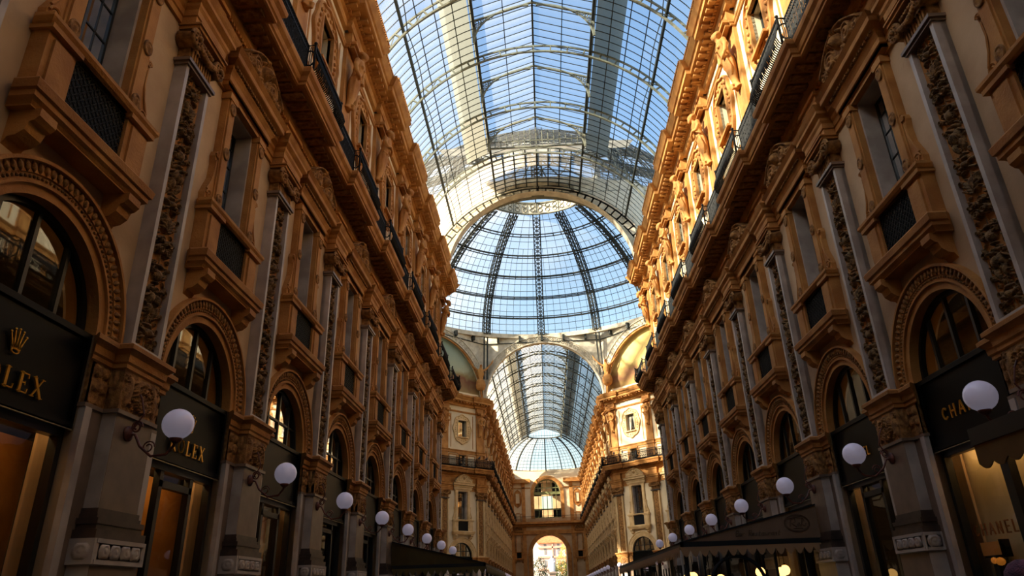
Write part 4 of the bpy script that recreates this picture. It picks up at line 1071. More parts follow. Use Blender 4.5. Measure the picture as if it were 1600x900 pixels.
def arm_front(y, sgn, nm):       # decorated arch where the vault meets the octagon
    b = MB(); n = 40
    for i in range(n):
        a0, a1 = -PE+2*PE*i/n, -PE+2*PE*(i+1)/n
        V = lambda a, r, yy: (r*math.sin(a), yy, ZV+r*math.cos(a))
        for r0, r1 in ((7.75, 7.85), (8.3, 8.42)):
            b.add([V(a0, r0, y-.3), V(a1, r0, y-.3), V(a1, r1, y-.3), V(a0, r1, y-.3), V(a0, r0, y+.3), V(a1, r0, y+.3), V(a1, r1, y+.3), V(a0, r1, y+.3)], [(0, 1, 2, 3), (4, 5, 6, 7), (0, 1, 5, 4), (3, 2, 6, 7)])
        am = (a0+a1)/2
        b.bar(V(a0, 7.8, y-.2), V(a0, 8.35, y-.2), .12, .2, 0, up=(0, 1, 0))
    link('front_arch', b.mesh('front_arch_'+nm, TRUSS), I4, rd)
    p = MB()
    for i in range(n):
        a0, a1 = -PE+2*PE*(i+.18)/n, -PE+2*PE*(i+.82)/n
        V = lambda a, r: (r*math.sin(a), y, ZV+r*math.cos(a))
        p.add([V(a0, 7.92), V(a1, 7.92), V(a1, 8.24), V(a0, 8.24)], [(0, 1, 2, 3)])
    link('front_arch_panels', p.mesh('arch_panels_'+nm, DOMEC), I4, rd)
arm_front(CY0+.3, 1, 'near')
def near_gable():
    b = MB(); g = MB(); y = P0+BAY*6-.9
    for i in range(17):
        x = -MX+2*MX*i/16; b.bar((x, y, MZ0-.5), (x, y, MZ1-abs(x)/MX*1.15), .05)
    b.bar((-MX, y, MZ0-.5), (MX, y, MZ0-.5), .1); b.bar((-MX, y, MZ0), (MX, y, MZ0), .05)
    g.add([(-MX, y, MZ0-.5), (MX, y, MZ0-.5), (MX, y, MZ0), (0, y, MZ1), (-MX, y, MZ0)], [(0, 1, 2, 3, 4)])
    link('gable_bars', b.mesh('gable_bars', TRUSS), I4, r); link('gable_glass', g.mesh('gable_glass', FGL), I4, r)
    s_ = MB(); s_.add([(-6.5, y+3.0, 30.6), (6.5, y+3.0, 30.6), (7.5, CY0-.6, 33.2), (-7.5, CY0-.6, 33.2)], [(0, 1, 2, 3)])  # added opaque sheet that hides the sky, so the last bay looks grey
    link('added_sky_cover', s_.mesh('added_sky_cover', mat('sky_cover_grey', S(120, 116, 106), .7, S(84, 80, 72), 1)), I4, r)
near_gable()
def eagle():
    b = MB(); z = 24.2
    b.loft([(0, 0, z-1.5, .3, .3), (0, 0, z-1.3, .5, .45), (0, 0, z-.9, .6, .5), (0, 0, z-.4, .5, .42), (0, 0, z-.2, .3, .25)], 16)
    b.loft([(0, 0, z-.25, .2, .2), (0, -.05, z+.2, .32, .28), (0, -.1, z+.6, .34, .3), (0, -.1, z+1.0, .24, .22), (0, -.15, z+1.2, .14, .14), (0, -.2, z+1.4, .16, .18), (0, -.2, z+1.54, .08, .1)], 16)
    b.tube([(0, -.3, z+1.42), (0, -.45, z+1.38), (0, -.48, z+1.28)], [.08, .06, .02], 8)
    for s in (-1, 1):
        b.tube([(s*.2, 0, z+.8), (s*.8, .05, z+1.2), (s*1.3, .1, z+1.8)], [.12, .1, .06], 8)
        for i in range(8):
            t = i/7; x0, z0 = .25+1.05*t, z+.85+.85*t; L = 1.0-.25*abs(t-.6)
            b.tube([(s*x0, .05, z0), (s*(x0+.14*L+.1*t), .1, z0+.35*L*(t*1.9-.6)), (s*(x0+.3*L), .12, z0+L*(t*1.6-.75))], [.07, .07, .025], 6)
        b.tube([(s*.14, -.1, z+.1), (s*.16, -.2, z-.1), (s*.2, -.25, z-.25)], [.1, .08, .06], 8)
    b.tube([(0, .1, z+.2), (0, .2, z-.2), (0, .3, z-.6)], [.2, .22, .12], 10)
    return remesh(b, .045, 1).mesh('eagle', OCH)
ME = eagle()
for az, nm in ((67.5, 'right of the far vault'), (112.5, 'left of the far vault')):
    a = math.radians(az); ex = 7.25 if az < 90 else -7.25
    link('eagle_statue', ME, Matrix.Translation((ex, 77.7, .55)) @ Matrix.Rotation(a-PI/2, 4, 'Z'), None, category='statue',
         label='ochre stone eagle with raised wings under a dome rib, '+nm)

# ------------------------------------------------------------------ ground and the square beyond
f = MB(); f.bx(-40, 40, -30, 139, -.3, 0); fo = link('floor', f.mesh('floor', FLOOR), I4, None, kind='structure', category='floor', label='grey marble floor of the arcade, below the frame')
back = MB(); back.bx(-9, 9, -15, -14.5, 0, 29); link('wall_back', back.mesh('wall_back', CREAM), I4, None, kind='structure', category='wall', label='cream wall closing the arcade behind the viewer')
for sx, nm in ((-1, 'left'), (1, 'right')):
    for y0, y1, q in ((-14.5, CY0-1, 'near'), (CY1+8, EY, 'far')):
        b = MB(); b.bx(*sorted((sx*16, sx*16.4)), y0, y1, 0, 22.8); b.bx(*sorted((sx*7.9, sx*8.6)), y0, y1, 22.3, 22.95)
        b.bx(*sorted((sx*7.8, sx*16.4)), y0, y1, 22.75, 22.95)
        link('wall_outer_%s_%s' % (nm, q), b.mesh('outer', CREAM), I4, None, kind='structure', category='wall', label='outer wall and gutter of the %s %s block' % (q, nm))

# ------------------------------------------------------------------ lettering (strokes turned into thick flat letters)
def arc_pts(cx_, cz_, rx, rz, a0, a1, n=14): return [(cx_+rx*math.cos(math.radians(a0+(a1-a0)*i/n)), cz_+rz*math.sin(math.radians(a0+(a1-a0)*i/n))) for i in range(n+1)]
SANS = {'C': ([arc_pts(.42, .5, .36, .44, 45, 315)], .8), 'H': ([[(.1, 0), (.1, 1)], [(.7, 0), (.7, 1)], [(.1, .5), (.7, .5)]], .85), 'A': ([[(.02, 0), (.4, 1), (.78, 0)], [(.16, .34), (.64, .34)]], .82),
        'N': ([[(.1, 0), (.1, 1), (.7, 0), (.7, 1)]], .85), 'E': ([[(.62, 1), (.1, 1), (.1, 0), (.62, 0)], [(.1, .52), (.55, .52)]], .7), 'L': ([[(.1, 1), (.1, 0), (.6, 0)]], .66)}
SERIF = {'R': ([([(.2, 0), (.2, 1)], .17), ([(.2, .97), (.45, .97)]+arc_pts(.45, .73, .24, .24, 90, -90)+[(.2, .49)], .09), ([(.42, .5), (.78, .02)], .16), ([(.05, .02), (.35, .02)], .04), ([(.05, .98), (.3, .98)], .04), ([(.66, .02), (.9, .02)], .04)], .92),
    'O': ([(arc_pts(.48, .5, .36, .45, 60, 120), .07), (arc_pts(.48, .5, .36, .45, 240, 300), .07), (arc_pts(.48, .5, .36, .45, 120, 240), .14), (arc_pts(.48, .5, .36, .45, -60, 60), .14)], .98),
    'L': ([([(.2, 0), (.2, 1)], .17), ([(.05, .98), (.36, .98)], .04), ([(.05, .03), (.68, .03), (.72, .24)], .06)], .8),
    'E': ([([(.2, 0), (.2, 1)], .17), ([(.05, .97), (.66, .97), (.68, .78)], .06), ([(.05, .03), (.68, .03), (.72, .24)], .06), ([(.2, .5), (.5, .5)], .06), ([(.5, .4), (.5, .6)], .04)], .82),
    'X': ([([(.12, 1), (.74, 0)], .17), ([(.74, 1), (.1, 0)], .07), ([(.0, .98), (.28, .98)], .04), ([(.62, .98), (.88, .98)], .04), ([(.0, .02), (.26, .02)], .04), ([(.58, .02), (.9, .02)], .04)], .9)}
def letter(strokes, h, dep, shear=0):
    b = MB()
    for pts, wd in strokes:
        for (p, q) in zip(pts, pts[1:]):
            P, Q = Vector(((p[0]+shear*p[1])*h, p[1]*h)), Vector(((q[0]+shear*q[1])*h, q[1]*h)); d = (Q-P)
            if d.length < 1e-5: continue
            d.normalize(); n = Vector((-d.y, d.x))*wd*h/2; e = d*wd*h*.2
            b.prism([tuple(P-n-e), tuple(Q-n+e), tuple(Q+n+e), tuple(P+n-e)], 0, dep)
    return b
def write(root, text, M, h, material, font, gap=.12, wd=.13, center=True):
    tot = sum(font[c][1]+gap for c in text)-gap; x = -tot*h/2 if center else 0
    for c in text:
        st = font[c][0]; st = [(q, wd) for q in st] if font is SANS else st
        link('letter', letter(st, h, .02).mesh('letter_'+c, material), M @ Matrix.Translation((x, 0, 0)), root); x += (font[c][1]+gap)*h
def crown(h):
    b = MB()
    for i, (x, z) in enumerate(((-.42, .8), (-.22, .95), (0, 1), (.22, .95), (.42, .8))):
        b.prism([(x*.42*h-.035*h, .22*h), (x*.42*h+.035*h, .22*h), (x*h+.02*h, z*h), (x*h-.02*h, z*h)][::1], 0, .02)
        q = MB(); q.ball((x*h, -.012, z*h), .055*h, 8); b.join(q)
        b.prism([(x*.42*h-.06*h, .2*h), (x*.42*h+.06*h, .2*h), (x*.6*h, .5*h)], 0, .02)
    b.tube([(.2*h*math.cos(a), -.012, .14*h+.09*h*math.sin(a)) for a in np.linspace(0, 2*PI, 17)[:-1]], .03*h, 5, closed=True)
    return b
LEATHER = mat('display_amber', S(190, 132, 62), .6, S(160, 104, 44), 1.2)
BEIGE = mat('display_cream', S(214, 196, 160), .6, S(196, 178, 140), 1.5)
STRIP = emit('strip_light', S(255, 200, 130), 16.0)
SILV = mat('brushed_edge', S(150, 140, 110), .4, metal=.6)
wf = MB(); v_ = -.27
for s_ in (-1, 1): wf.box(*sorted((s_*1.32, s_*1.42)), v_, v_+.14, 0, 4.05)
wf.box(-1.42, 1.42, v_, v_+.14, 3.9, 4.06); wf.box(-1.42, 1.42, v_, v_+.1, 0, .3); wf2 = MB(); wf2.join(wf); wf2.box(.34, .56, v_, v_+.14, .3, 3.9)
shop_me = {k: b.mesh(k, m) for k, b, m in (('shop_frame', shf, FRAME), ('frame_wide', wf, FRAME), ('frame_one_post', wf2, FRAME), ('fascia', shs, SIGN), ('fanlight_frame', shfan, FRAME), ('fanlight_barred', shfan2, FRAME), ('fan_pane', shfp, WGL), ('fan_pane_dim', shfp, DIM), ('shop_pane', shsp, SGL), ('room_low', rl_low, DARKROOM), ('room_up', rl_up, DARKROOM))}
edge = MB(); edge.box(-1.43, -1.42, -.05, .0, 4.0, 5.44); edge.box(1.42, 1.43, -.05, .0, 4.0, 5.44); edge.box(-1.42, 1.42, -.05, -.02, 4.0, 4.015); shop_me['edge'] = edge.mesh('edge', SILV)
lit = MB(); lit.box(-1.3, 1.3, -.345, -.3, 3.97, 4.02); shop_me['strip'] = lit.mesh('strip', STRIP)
lit2 = MB(); lit2.box(-.6, .6, -2.6, -2.4, 7.05, 7.1); shop_me['lamp_up'] = lit2.mesh('lamp_up', emit('shop_ceiling_lamp', S(255, 190, 110), 4))
def panel(mt, v=-1.0, u0=-2, u1=2, z1=4.0):
    b = MB(); b.box(u0, u1, v-.05, v, 0, z1); return b.mesh('display_wall', mt)
P_amber, P_cream = panel(LEATHER), panel(BEIGE, -.6)
P_dim = panel(mat('display_dim', S(96, 72, 44), .8), -1.6)
NUM = ['nearest', 'second', 'third', 'fourth', 'fifth', 'sixth', 'seventh', 'eighth']
for sx, bays, nm in ((-1, bays_l, 'left'), (1, bays_r, 'right')):
    for k in range(8):
        M = bays[k]
        what = {(-1, 0): 'amber lit shopfront with gold crown on black fascia', (-1, 1): 'dark framed shop door with amber light', (1, 1): 'cream lit display window under black fascia'}.get((sx, k), 'dark arched shopfront')
        o = link('shopfront', None, M, None, category='shopfront', label='%s, %s arch on the %s side' % (what, NUM[k], nm))
        fr = link('shop_frame', shop_me['frame_wide' if (sx, k) == (-1, 0) else 'frame_one_post' if (sx, k) == (1, 1) else 'shop_frame'], I4, o); link('shop_pane', shop_me['shop_pane'], I4, fr)
        fa = link('fascia', shop_me['fascia'], I4, o); link('metal_edge', shop_me['edge'], I4, fa)
        fn = link('fanlight', shop_me['fanlight_barred' if (sx < 0 and k > 1) else 'fanlight_frame'], I4, o); link('fanlight_pane', shop_me['fan_pane' if (sx < 0 and k > 1) else 'fan_pane_dim'], I4, fn)
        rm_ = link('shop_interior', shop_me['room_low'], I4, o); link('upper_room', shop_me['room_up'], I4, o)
        if (sx, k) in ((-1, 0), (-1, 1), (-1, 2)): link('display_wall', P_amber, I4, rm_)
        elif (sx, k) in ((1, 1),): link('display_wall', P_cream, I4, rm_)
        else: link('display_wall', P_dim, I4, rm_)
        if (sx, k) in ((-1, 0), (-1, 1), (1, 1), (-1, 2), (1, 2)): link('strip_light', shop_me['strip'], I4, rm_)
        if k < 4: link('ceiling_lamp', shop_me['lamp_up'], I4, o)
        F = Matrix.Translation((0, .05, 0))
        if sx < 0 and k < 2:
            write(fa, 'ROLEX', F @ Matrix.Translation((0, 0, 4.26)), .26, GOLD, SERIF, .2)
            link('crown_emblem', crown(.34).mesh('crown_emblem', GOLD), F @ Matrix.Translation((0, 0, 4.68)), fa)
        if sx > 0 and k in (1, 2):
            write(fa, 'CHANEL', F @ Matrix.Translation((0, 0, 4.52)), .23 if k == 1 else .2, GOLD, SANS, .45 if k == 1 else .28, .15)
            if k == 1:
                write(rm_, 'CHANEL', Matrix.Translation((-.72, .37, 2.42)), .2, mat('letter_bronze', S(150, 96, 52), .5), SANS, .4, .12)
                sp = MB(); sp.box(-1.9, -.9, -.57, -.55, 0, 2.3); link('speckled_panel', sp.mesh('speckled_panel', mat('speckled_stone', S(150, 160, 144), .5, S(96, 110, 98), 22)), I4, rm_)
T = link('display_lamp', None, bays_r[1] @ Matrix.Translation((-1.02, .48, 0)), None, category='lamp', label='table lamp with square amber shade and black edges inside the cream display window')
b = MB(); b.bx(-.3, .3, -.12, .02, 2.07, 2.3); link('lamp_shade', b.mesh('lamp_shade', emit('shade_amber', S(206, 132, 64), .04)), I4, T)
b = MB(); b.bx(.3, .36, -.13, .03, 2.05, 2.33); b.bx(-.24, .36, -.13, .03, 2.03, 2.07); link('shade_edge', b.mesh('shade_edge', IRON), I4, T)
b = MB(); b.loft([(0.05, -.05, 0, .12, .1), (0.05, -.05, .9, .14, .1), (.05, -.05, 1.5, .2, .1), (.05, -.05, 1.9, .16, .09), (.05, -.05, 2.05, .1, .06)], 12); link('lamp_stand', b.mesh('lamp_stand', IRON), I4, T)
b = MB(); b.ball((.18, -.12, 1.96), .09, 10, 0, (1.5, .6, .8)); b.ball((.02, -.13, 1.98), .06, 10); link('amber_ornament', b.mesh('amber_ornament', emit('amber_glass', S(230, 140, 50), .25)), I4, T)

# ------------------------------------------------------------------ awnings and terrace cafes
def awning(nm, sgn, y0, y1, xs, xw, zs, zw, cloth, cloth2, label, text=False):
    """canopy from the wall (xw, zw) down to the street edge (xs, zs); near end closed by a gusset"""
    root = link('awning', None, Matrix.Translation((0, 0, 0)), None, category='awning', label=label)
    b = MB(); X = lambda x: sgn*x
    b.add([(X(xw), y0, zw), (X(xs), y0, zs), (X(xs), y1, zs), (X(xw), y1, zw), (X(xw), y0, zw-.03), (X(xs), y0, zs-.03), (X(xs), y1, zs-.03), (X(xw), y1, zw-.03)], [(0, 1, 2, 3), (4, 5, 6, 7), (0, 1, 5, 4), (1, 2, 6, 5)])
    link('canopy', b.mesh('canopy', cloth), I4, root)
    b = MB(); b.add([(X(xw), y0-.02, zs), (X(xs), y0-.02, zs), (X(xw), y0-.02, zw), (X(xw), y0+.0, zs), (X(xs), y0+.0, zs), (X(xw), y0+.0, zw)], [(0, 1, 2), (3, 4, 5), (0, 1, 4, 3), (1, 2, 5, 4)])
    gus = link('gusset', b.mesh('gusset', cloth), I4, root)
    b = MB(); b.bx(*sorted((X(xs), X(xw))), y0-.06, y0+.02, zs-.12, zs+.01); b.bx(*sorted((X(xs), X(xs+.08))), y0-.06, y1, zs-.12, zs+.01)
    b.bar((X(xw), y0-.03, zw), (X(xs), y0-.03, zs), .04); link('header_beam', b.mesh('header_beam', mat('beam_dark', S(26, 32, 36), .5)), I4, root)
    v = MB()
    def scal(p, q, n):
        p, q = Vector(p), Vector(q); d = (q-p)/n; nrm = Vector((-d.y, d.x, 0)).normalized()*.006
        for i in range(n):
            a = p+d*i; m = 8; top = [a, a+d]
            low = [a+d*(j/m)+Vector((0, 0, -.09-.17*math.sin(PI*j/m))) for j in range(m, -1, -1)]
            pl = top+low; k = len(pl)
            v.add([x+nrm for x in pl]+[x-nrm for x in pl], [tuple(range(k)), tuple(range(2*k-1, k-1, -1))]+[(e, (e+1) % k, k+(e+1) % k, k+e) for e in range(k)])
    scal((X(xs), y0-.05, zs-.12), (X(xw), y0-.05, zs-.12), 15); scal((X(xs)-sgn*.03, y0, zs-.12), (X(xs)-sgn*.03, y1, zs-.12), int((y1-y0)/.26))
    link('scalloped_valance', v.mesh('scalloped_valance', cloth2), I4, root)
    return root, gus
BRN = mat('canvas_brown', S(134, 110, 88), .85, S(122, 100, 80), 2); BRN2 = mat('canvas_tan', S(166, 134, 100), .85)
OLV = mat('canvas_olive', S(78, 66, 34), .85, S(70, 58, 30), 2); OLV2 = mat('canvas_olive_light', S(90, 80, 44), .85)
POST = mat('post_blue_black', S(30, 38, 46), .5)
aw, gus = awning('right', 1, 20.6, 38.5, 3.1, 6.93, 2.85, 3.72, BRN, BRN2, 'brown cafe awning with scalloped valance and oval emblem on the right side')
inkm = mat('print_dark_brown', S(96, 76, 60), .8)
em = MB()
for rx, rz, t in ((.34, .225, .012), (.31, .195, .008)): em.tube([(6.35+rx*math.cos(a), 20.57, 3.25+rz*math.sin(a)) for a in np.linspace(0, 2*PI, 33)[:-1]], t, 4, closed=True)
for pts in ([(-.2, -.08), (-.16, .1), (-.04, .13), (-.04, .03), (-.15, 0), (-.02, -.1), (.02, -.02)], [(.02, -.08), (.06, .02), (.1, -.08)], [(.1, -.1), (.16, .14), (.2, .08), (.12, -.02), (.2, -.08), (.25, .0)], [(-.24, .12), (-.05, .16), (.18, .13)], [(-.1, -.13), (.14, -.13)]):
    em.tube([(6.35+x, 20.57, 3.25+z) for x, z in pts], .012, 4)
link('oval_emblem', em.mesh('oval_emblem', inkm), I4, gus)
SCR = {'B': [[(.1, 0), (.1, 1), (.5, .95), (.5, .6), (.1, .52), (.55, .4), (.5, .05), (.1, 0)]], 'a': [[(.45, .5), (.15, .45), (.1, .1), (.4, .05), (.45, .5), (.5, 0)]], 'r': [[(.1, 0), (.15, .5), (.2, .4), (.45, .5)]],
       'R': [[(.1, 0), (.1, 1), (.5, .95), (.5, .55), (.1, .5), (.55, 0)]], 'e': [[(.1, .25), (.45, .3), (.4, .5), (.15, .45), (.1, .1), (.45, .05)]], 's': [[(.4, .5), (.15, .4), (.4, .15), (.1, 0)]], 't': [[(.25, .85), (.2, .05), (.4, .02)], [(.08, .55), (.42, .55)]],
       'u': [[(.1, .5), (.12, .05), (.4, .1), (.45, .5), (.48, 0)]], 'n': [[(.1, 0), (.12, .5), (.35, .5), (.42, 0)]]}
x = 4.62; tx = MB()
for ch in 'Bar Restaurant':
    if ch == ' ': x += .09; continue
    for pl in SCR[ch]: tx.tube([(x+(px+.25*pz)*.16, 20.57, 2.96+pz*.15) for px, pz in pl], .008, 4)
    x += .088
link('script_lettering', tx.mesh('script_lettering', inkm), I4, gus)
def terrace(sgn, y0, y1, xs, xw, zt, label, arch=False):
    root = link('terrace_enclosure', None, I4, None, category='enclosure', label=label); X = lambda x: sgn*x
    ys = np.linspace(y0, y1, int((y1-y0)/2.2)+1)
    for y in ys:
        b = MB(); b.bx(*sorted((X(xs+.1), X(xs+.2))), y-.05, y+.05, 0, zt); link('post', b.mesh('post', POST), I4, root)
    for x in np.linspace(xs+.9, xw-.1, 4):
        b = MB(); b.bx(*sorted((X(x-.035), X(x+.035))), y0, y0+.06, 0, zt); link('post', b.mesh('post', POST), I4, root)
    b = MB(); b.bx(*sorted((X(xs), X(xw))), y0, y0+.06, .9, .96); b.bx(*sorted((X(xs+.1), X(xs+.16))), y0, y1, .9, .96)
    for y in np.arange(y0, y1-.4, .55):
        b.bar((X(xs+.13), y, 1.0), (X(xs+.13), y+.27, 2.3), .03); b.bar((X(xs+.13), y+.27, 2.3), (X(xs+.13), y+.55, 1.0), .03)
    link('lattice_screen', b.mesh('lattice_screen', POST), I4, root)
    if arch:
        b = MB(); b.tube([(4.57+.72*math.cos(a), y0-.08, 1.74+.72*math.sin(a)) for a in np.linspace(0, PI, 19)], .05, 6); b.bx(3.8, 3.9, y0-.12, y0-.02, 0, 1.74); b.bx(5.24, 5.34, y0-.12, y0-.02, 0, 1.74)
        link('entrance_arch', b.mesh('entrance_arch', POST), I4, root)
terrace(1, 20.75, 38.3, 3.1, 6.6, 2.7, 'dark post and lattice enclosure of the cafe under the brown awning', True)
bg_ = MB(); bg_.ball((0, 0, 0), .15, 16); bg_ = bg_.mesh('bulb', WARM)
cp = MB(); cp.tube([(0, 0, .14), (0, 0, .62)], .01, 5); cp.ball((0, 0, .16), .04, 8); cp = cp.mesh('pendant', IRON)
for i, (p, d) in enumerate((((6.44, 23, 2.06), 'below the oval emblem'), ((6.1, 24, 2.1), 'second from the right wall'), ((6.75, 23.6, 2.13), 'nearest the right wall'), ((3.5, 22, 1.98), 'at the street corner of the terrace'), ((4.1, 24.5, 2.03), 'left of the entrance arch'), ((4.2, 22.5, 1.88), 'inside the entrance arch, left'), ((4.85, 24, 1.93), 'inside the entrance arch, right'))):
    o = link('pendant_lamp', None, Matrix.Translation(p), None, category='lamp', group='warm globes in the cafe', label='glowing warm globe under the brown awning, %s' % d)
    link('globe', bg_, I4, o); link('stem', cp, I4, o)
awning('left', -1, 30.4, 44.5, 3.06, 6.93, 2.9, 3.82, OLV, OLV2, 'olive cafe awning with scalloped edge on the left side')
terrace(-1, 30.6, 44.3, 3.06, 6.6, 2.75, 'dark post and lattice enclosure under the olive awning')
GLD = mat('canvas_gold', S(120, 88, 40), .85, S(104, 74, 34), 2)
root = link('awning', None, I4, None, category='awning', label='golden shop awning with black front board at the right edge, beside the globe lamp')
b = MB(); b.add([(7.2, 6.9, 3.9), (5.22, 6.9, 3.5), (5.22, 9.68, 3.5), (7.2, 9.68, 3.9), (7.2, 6.9, 3.87), (5.22, 6.9, 3.47), (5.22, 9.68, 3.47), (7.2, 9.68, 3.87)], [(0, 1, 2, 3), (4, 5, 6, 7), (0, 1, 5, 4), (1, 2, 6, 5), (2, 3, 7, 6)]); link('canopy', b.mesh('canopy_gold', GLD), I4, root)
b = MB(); b.bx(5.18, 5.26, 6.86, 9.7, 3.3, 3.52); b.bar((5.2, 9.66, 3.4), (7.2, 9.66, 3.55), .06, .14); link('front_board', b.mesh('front_board', FRAME), I4, root)
v = MB(); n = 9
for i in range(n):
    y = 9.68-(i+1)*2.8/n; w_ = 2.8/n; pl = [(y, 3.31), (y+w_, 3.31)]+[(y+w_*(1-j/8), 3.06-.08*math.sin(PI*j/8)) for j in range(9)]; k = len(pl)
    v.add([(5.2, a, z) for a, z in pl]+[(5.22, a, z) for a, z in pl], [tuple(range(k)), tuple(range(2*k-1, k-1, -1))])
link('scalloped_valance', v.mesh('valance_gold', GLD), I4, root)

# ------------------------------------------------------------------ the square beyond the end arch
sq = MB(); sq.bx(-60, 60, 139, 260, -.3, -.02); link('floor_square', sq.mesh('square', mat('paving', S(150, 140, 128), .8)), I4, None, kind='structure', category='ground', label='pale paving of the square outside the far arch')
bt = link('town_house', None, I4, None, category='building', label='pale pink building with red tiled roof seen through the far arch')
PK = mat('facade_pink', S(222, 206, 200), .8, S(206, 188, 180), .4); PC = mat('facade_trim', S(190, 150, 132), .8); RT = mat('roof_tiles', S(206, 122, 80), .8, S(176, 96, 60), 2)
b = MB(); b.bx(-3, 22, 215, 227, 0, 15.3); link('facade', b.mesh('facade', PK), I4, bt)
b = MB(); b.bx(-24, -3, 222, 236, 0, 19.5); link('side_wing', b.mesh('side_wing', mat('facade_white', S(236, 232, 222), .8)), I4, bt)
b = MB(); b.add([(-3.4, 214.4, 15.4), (22, 214.4, 15.4), (22, 220, 18.4), (-3.4, 220, 18.4)], [(0, 1, 2, 3)]); b.bx(-3.4, 22, 214.4, 215, 15.2, 15.45); link('tiled_roof', b.mesh('tiled_roof', RT), I4, bt)
b = MB(); 
for z in (11.3, 13.9, 8.0): b.bx(-3.2, 22, 214.6, 215, z, z+.45)
b.bx(.9, 1.3, 214.6, 215, 0, 15.2); link('string_course', b.mesh('town_courses', PC), I4, bt)
for z in (9.0, 12.2, 5.4, 14.5):
    for x in (-1.0, 2.8, 5.0, 7.4, 10):
        b = MB(); hh = .5 if z > 14 else 1.6; b.bx(x-.35, x+.35, 214.9, 215.05, z, z+hh); o = link('window', b.mesh('town_window', mat('town_glass', S(120, 120, 124), .4) if 'town_glass' not in bpy.data.materials else bpy.data.materials['town_glass']), I4, bt)
# marble monument
STM = mat('monument_marble', S(226, 228, 236), .6)
st = link('monument', None, Matrix.Translation((.5, 168, 0)), None, category='statue', label='white marble robed figure on a pedestal beyond the far arch')
b = MB(); b.bx(-1, 1, -1, 1, 0, 2.6); b.bx(-.75, .75, -.75, .75, 2.6, 5.9); b.bx(-.95, .95, -.95, .95, 5.9, 6.3); link('pedestal', b.mesh('pedestal', mat('pedestal_grey', S(120, 108, 102), .6)), I4, st)
b = MB(); b.loft([(0, 0, 6.2, .6, .5), (0, 0, 7.2, .62, .5, .05), (.02, 0, 8.2, .55, .42, .05), (.02, 0, 8.9, .5, .36), (0, 0, 9.2, .2, .18), (0, -.05, 9.4, .16, .18)], 16); b.ball((0, -.08, 9.55), .24, 12, 0, (1, 1, 1.2)); b.ball((0, 0, 9.75), .27, 10, 0, (1, 1, .5)); b.ball((0, -.25, 9.3), .14, 8, 0, (1, .8, 1.6))
for s_ in (-1, 1): b.tube([(s_*.42, 0, 8.9), (s_*.58, -.1, 8.3), (s_*.2, -.42, 8.1)], [.17, .15, .1], 8)
link('figure', remesh(b, .06, 1).mesh('monument_figure', STM), I4, st)
def town_tree(x, y, h, r, name, col, col2, label, seed):
    rnd = random.Random(seed); o = link('tree', None, Matrix.Translation((x, y, 0)), None, category='tree', label=label)
    b = MB(); b.tube([(0, 0, 0), (.1, 0, h*.4), (0, 0, h*.8)], [.25, .18, .08], 8)
    for i in range(6): a = i*1.05; b.tube([(0, 0, h*.45), (r*.5*math.cos(a), r*.5*math.sin(a), h*.72)], [.1, .03], 5)
    link('trunk', b.mesh('trunk', mat('bark_'+name, S(70, 56, 44), .9)), I4, o)
    f = MB()
    for i in range(2600):
        a, e = rnd.uniform(0, 2*PI), rnd.uniform(-1, 1); q = rnd.uniform(.55, 1)**.5; lump = 1+.25*math.sin(a*3+seed)*math.cos(e*4)
        c = Vector((r*q*lump*math.cos(a)*math.sqrt(1-e*e), r*q*lump*math.sin(a)*math.sqrt(1-e*e), h*.68+h*.32*q*e*lump)); d = Vector((rnd.gauss(0, 1), rnd.gauss(0, 1), rnd.gauss(0, 1))).normalized(); t = d.orthogonal().normalized()*.13; k = d.cross(t).normalized()*.08
        f.add([c-t, c+k, c+t, c-k], [(0, 1, 2, 3)])
    stuff(link('foliage', f.mesh('foliage_'+name, mat('leaf_'+name, col, .7, col2, 1.5)), I4, o))
town_tree(-2.6, 172, 9.4, 2.0, 'dark', S(52, 68, 44), S(30, 42, 28), 'dark green tree left of the white monument beyond the far arch', 3)
town_tree(2.8, 174, 8.6, 1.9, 'green', S(110, 120, 54), S(66, 84, 38), 'yellowish green tree right of the white monument beyond the far arch', 8)
town_tree(4.2, 190, 13.2, 2.2, 'autumn', S(236, 180, 84), S(214, 140, 60), 'golden autumn tree standing behind the green one beyond the far arch', 5)

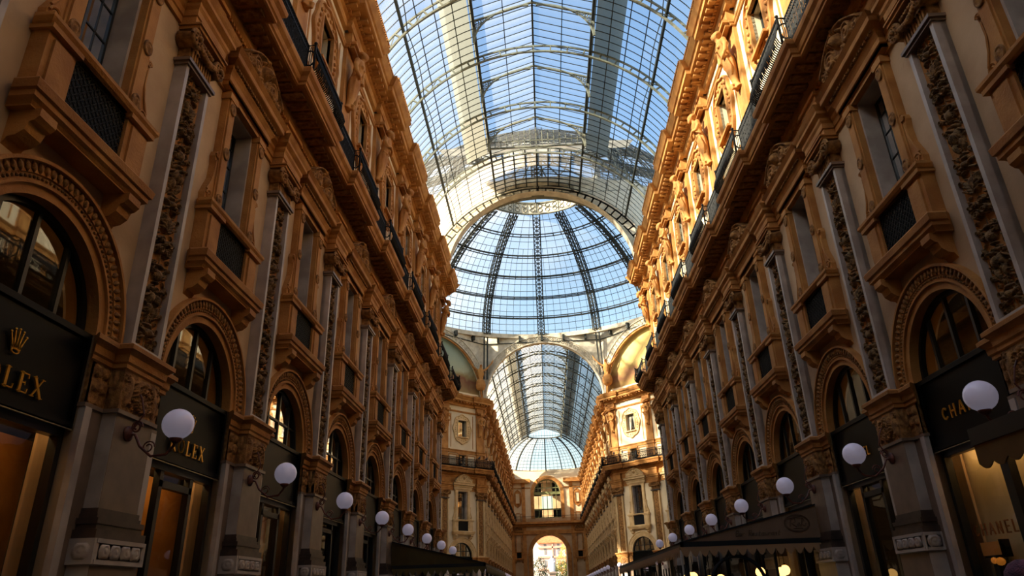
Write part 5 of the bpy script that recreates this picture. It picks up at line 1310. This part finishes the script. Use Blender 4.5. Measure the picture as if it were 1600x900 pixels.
# ------------------------------------------------------------------ passer-by at the lower right, only the top of the head in view
def person():
    o = link('person', None, Matrix.Translation((2.52, 5.05, 0)) @ Matrix.Rotation(.3, 4, 'Z'), None, category='person', label='person in a mauve knitted hat at the lower right edge, only the hat in view')
    b = MB()
    b.loft([(0, 0, .86, .17, .12), (0, 0, 1.0, .16, .12), (0, 0, 1.15, .15, .11), (0, 0, 1.32, .19, .12), (0, 0, 1.42, .18, .1), (0, .01, 1.47, .07, .06), (0, 0, 1.55, .055, .06)], 18)
    b.ball((0, 0, 1.62), .095, 14, 0, (.85, 1, 1.2)); b.ball((0, .1, 1.6), .018, 6)
    for s in (-1, 1):
        b.tube([(s*.09, 0, .9), (s*.1, .01, .5), (s*.1, -.01, .1), (s*.1, .0, .05)], [.095, .06, .045, .04], 10); b.tube([(s*.1, -.04, .04), (s*.1, .16, .04)], [.045, .035], 8)
        b.tube([(s*.18, 0, 1.4), (s*.23, -.01, 1.12), (s*.24, .06, .88)], [.055, .042, .03], 10); b.ball((s*.24, .08, .83), .035, 8, 0, (.6, 1, 1.3)); b.ball((s*.09, .0, 1.6), .02, 6)
        for q in range(4): b.tube([(s*.24, .06+.018*q, .82), (s*.24, .07+.018*q, .76-.006*(q % 2))], .009, 6)
        b.tube([(s*.225, .1, .84), (s*.21, .13, .8)], .01, 6)
    link('body', remesh(b, .012, 2).mesh('body', mat('skin', S(198, 150, 126), .6)), I4, o)
    c = MB(); c.loft([(0, 0, .62, .2, .16), (0, 0, .9, .19, .15), (0, 0, 1.15, .18, .14), (0, 0, 1.34, .215, .145), (0, 0, 1.43, .2, .13), (0, 0, 1.48, .09, .09)], 20)
    for s in (-1, 1): c.tube([(s*.17, 0, 1.41), (s*.235, -.01, 1.12), (s*.245, .05, .93)], [.075, .06, .05], 10); c.tube([(s*.1, 0, .75), (s*.1, 0, .12)], [.11, .075], 10)
    link('coat', remesh(c, .016, 2).mesh('coat', mat('coat_dark', S(50, 44, 52), .9)), I4, o)
    h = MB(); h.loft([(0, -.01, 1.62, .1, .11), (0, -.01, 1.66, .112, .122), (0, -.01, 1.7, .105, .115), (0, -.01, 1.745, .075, .08), (0, -.01, 1.77, .03, .03)], 22, fold=.02); link('knitted_hat', h.mesh('knitted_hat', mat('knit_mauve', S(128, 84, 104), .9, S(90, 66, 84), 30, .6, 90)), I4, o)
person()

# curtains behind one upper window, birds on the balcony rails of the octagon
cb = MB()
for s_ in (-1, 1): cb.prism([(s_*.03, 19.5), (s_*.5, 19.5), (s_*.5, 17.8), (s_*.3, 17.8)] if s_ > 0 else [(-.5, 19.5), (-.03, 19.5), (-.3, 17.8), (-.5, 17.8)], -.3, -.28)
link('curtain', cb.mesh('attic_curtain', CURT), at_cr(.5+H2), bpy.data.objects['wall_corner_right'])
bd_ = MB(); bd_.loft([(0, 0, 0, .05, .07), (0, 0, .06, .09, .14), (0, -.02, .14, .09, .13), (0, -.06, .22, .06, .07), (0, -.08, .28, .05, .05), (0, -.09, .31, .02, .02)], 12); bd_.tube([(0, .08, .1), (0, .26, .04)], [.05, .02], 6); bd_.tube([(0, -.12, .28), (0, -.17, .27)], [.015, .004], 5)
for s_ in (-1, 1): bd_.tube([(s_*.03, 0, .02), (s_*.03, 0, -.04)], .01, 4)
mb_ = remesh(bd_, .012, 1).mesh('pigeon', mat('feathers', S(46, 46, 52), .7))
for at, t, v, lb in ((at_cr, 1.08, 1.14, 'inner dark pigeon on the railing of the right corner front'), (at_cr, 2.1, .94, 'outer dark pigeon on the railing of the right corner front'),
                     (at_cl, 12.07, 1.14, 'outer dark pigeon on the railing of the left corner front'), (at_cl, 13.1, 1.14, 'inner dark pigeon on the railing of the left corner front')):
    link('pigeon', mb_, at(t) @ Matrix.Translation((0, -v, 15.365)) @ Matrix.Rotation(.8, 4, 'Z'), None, category='bird', label=lb)
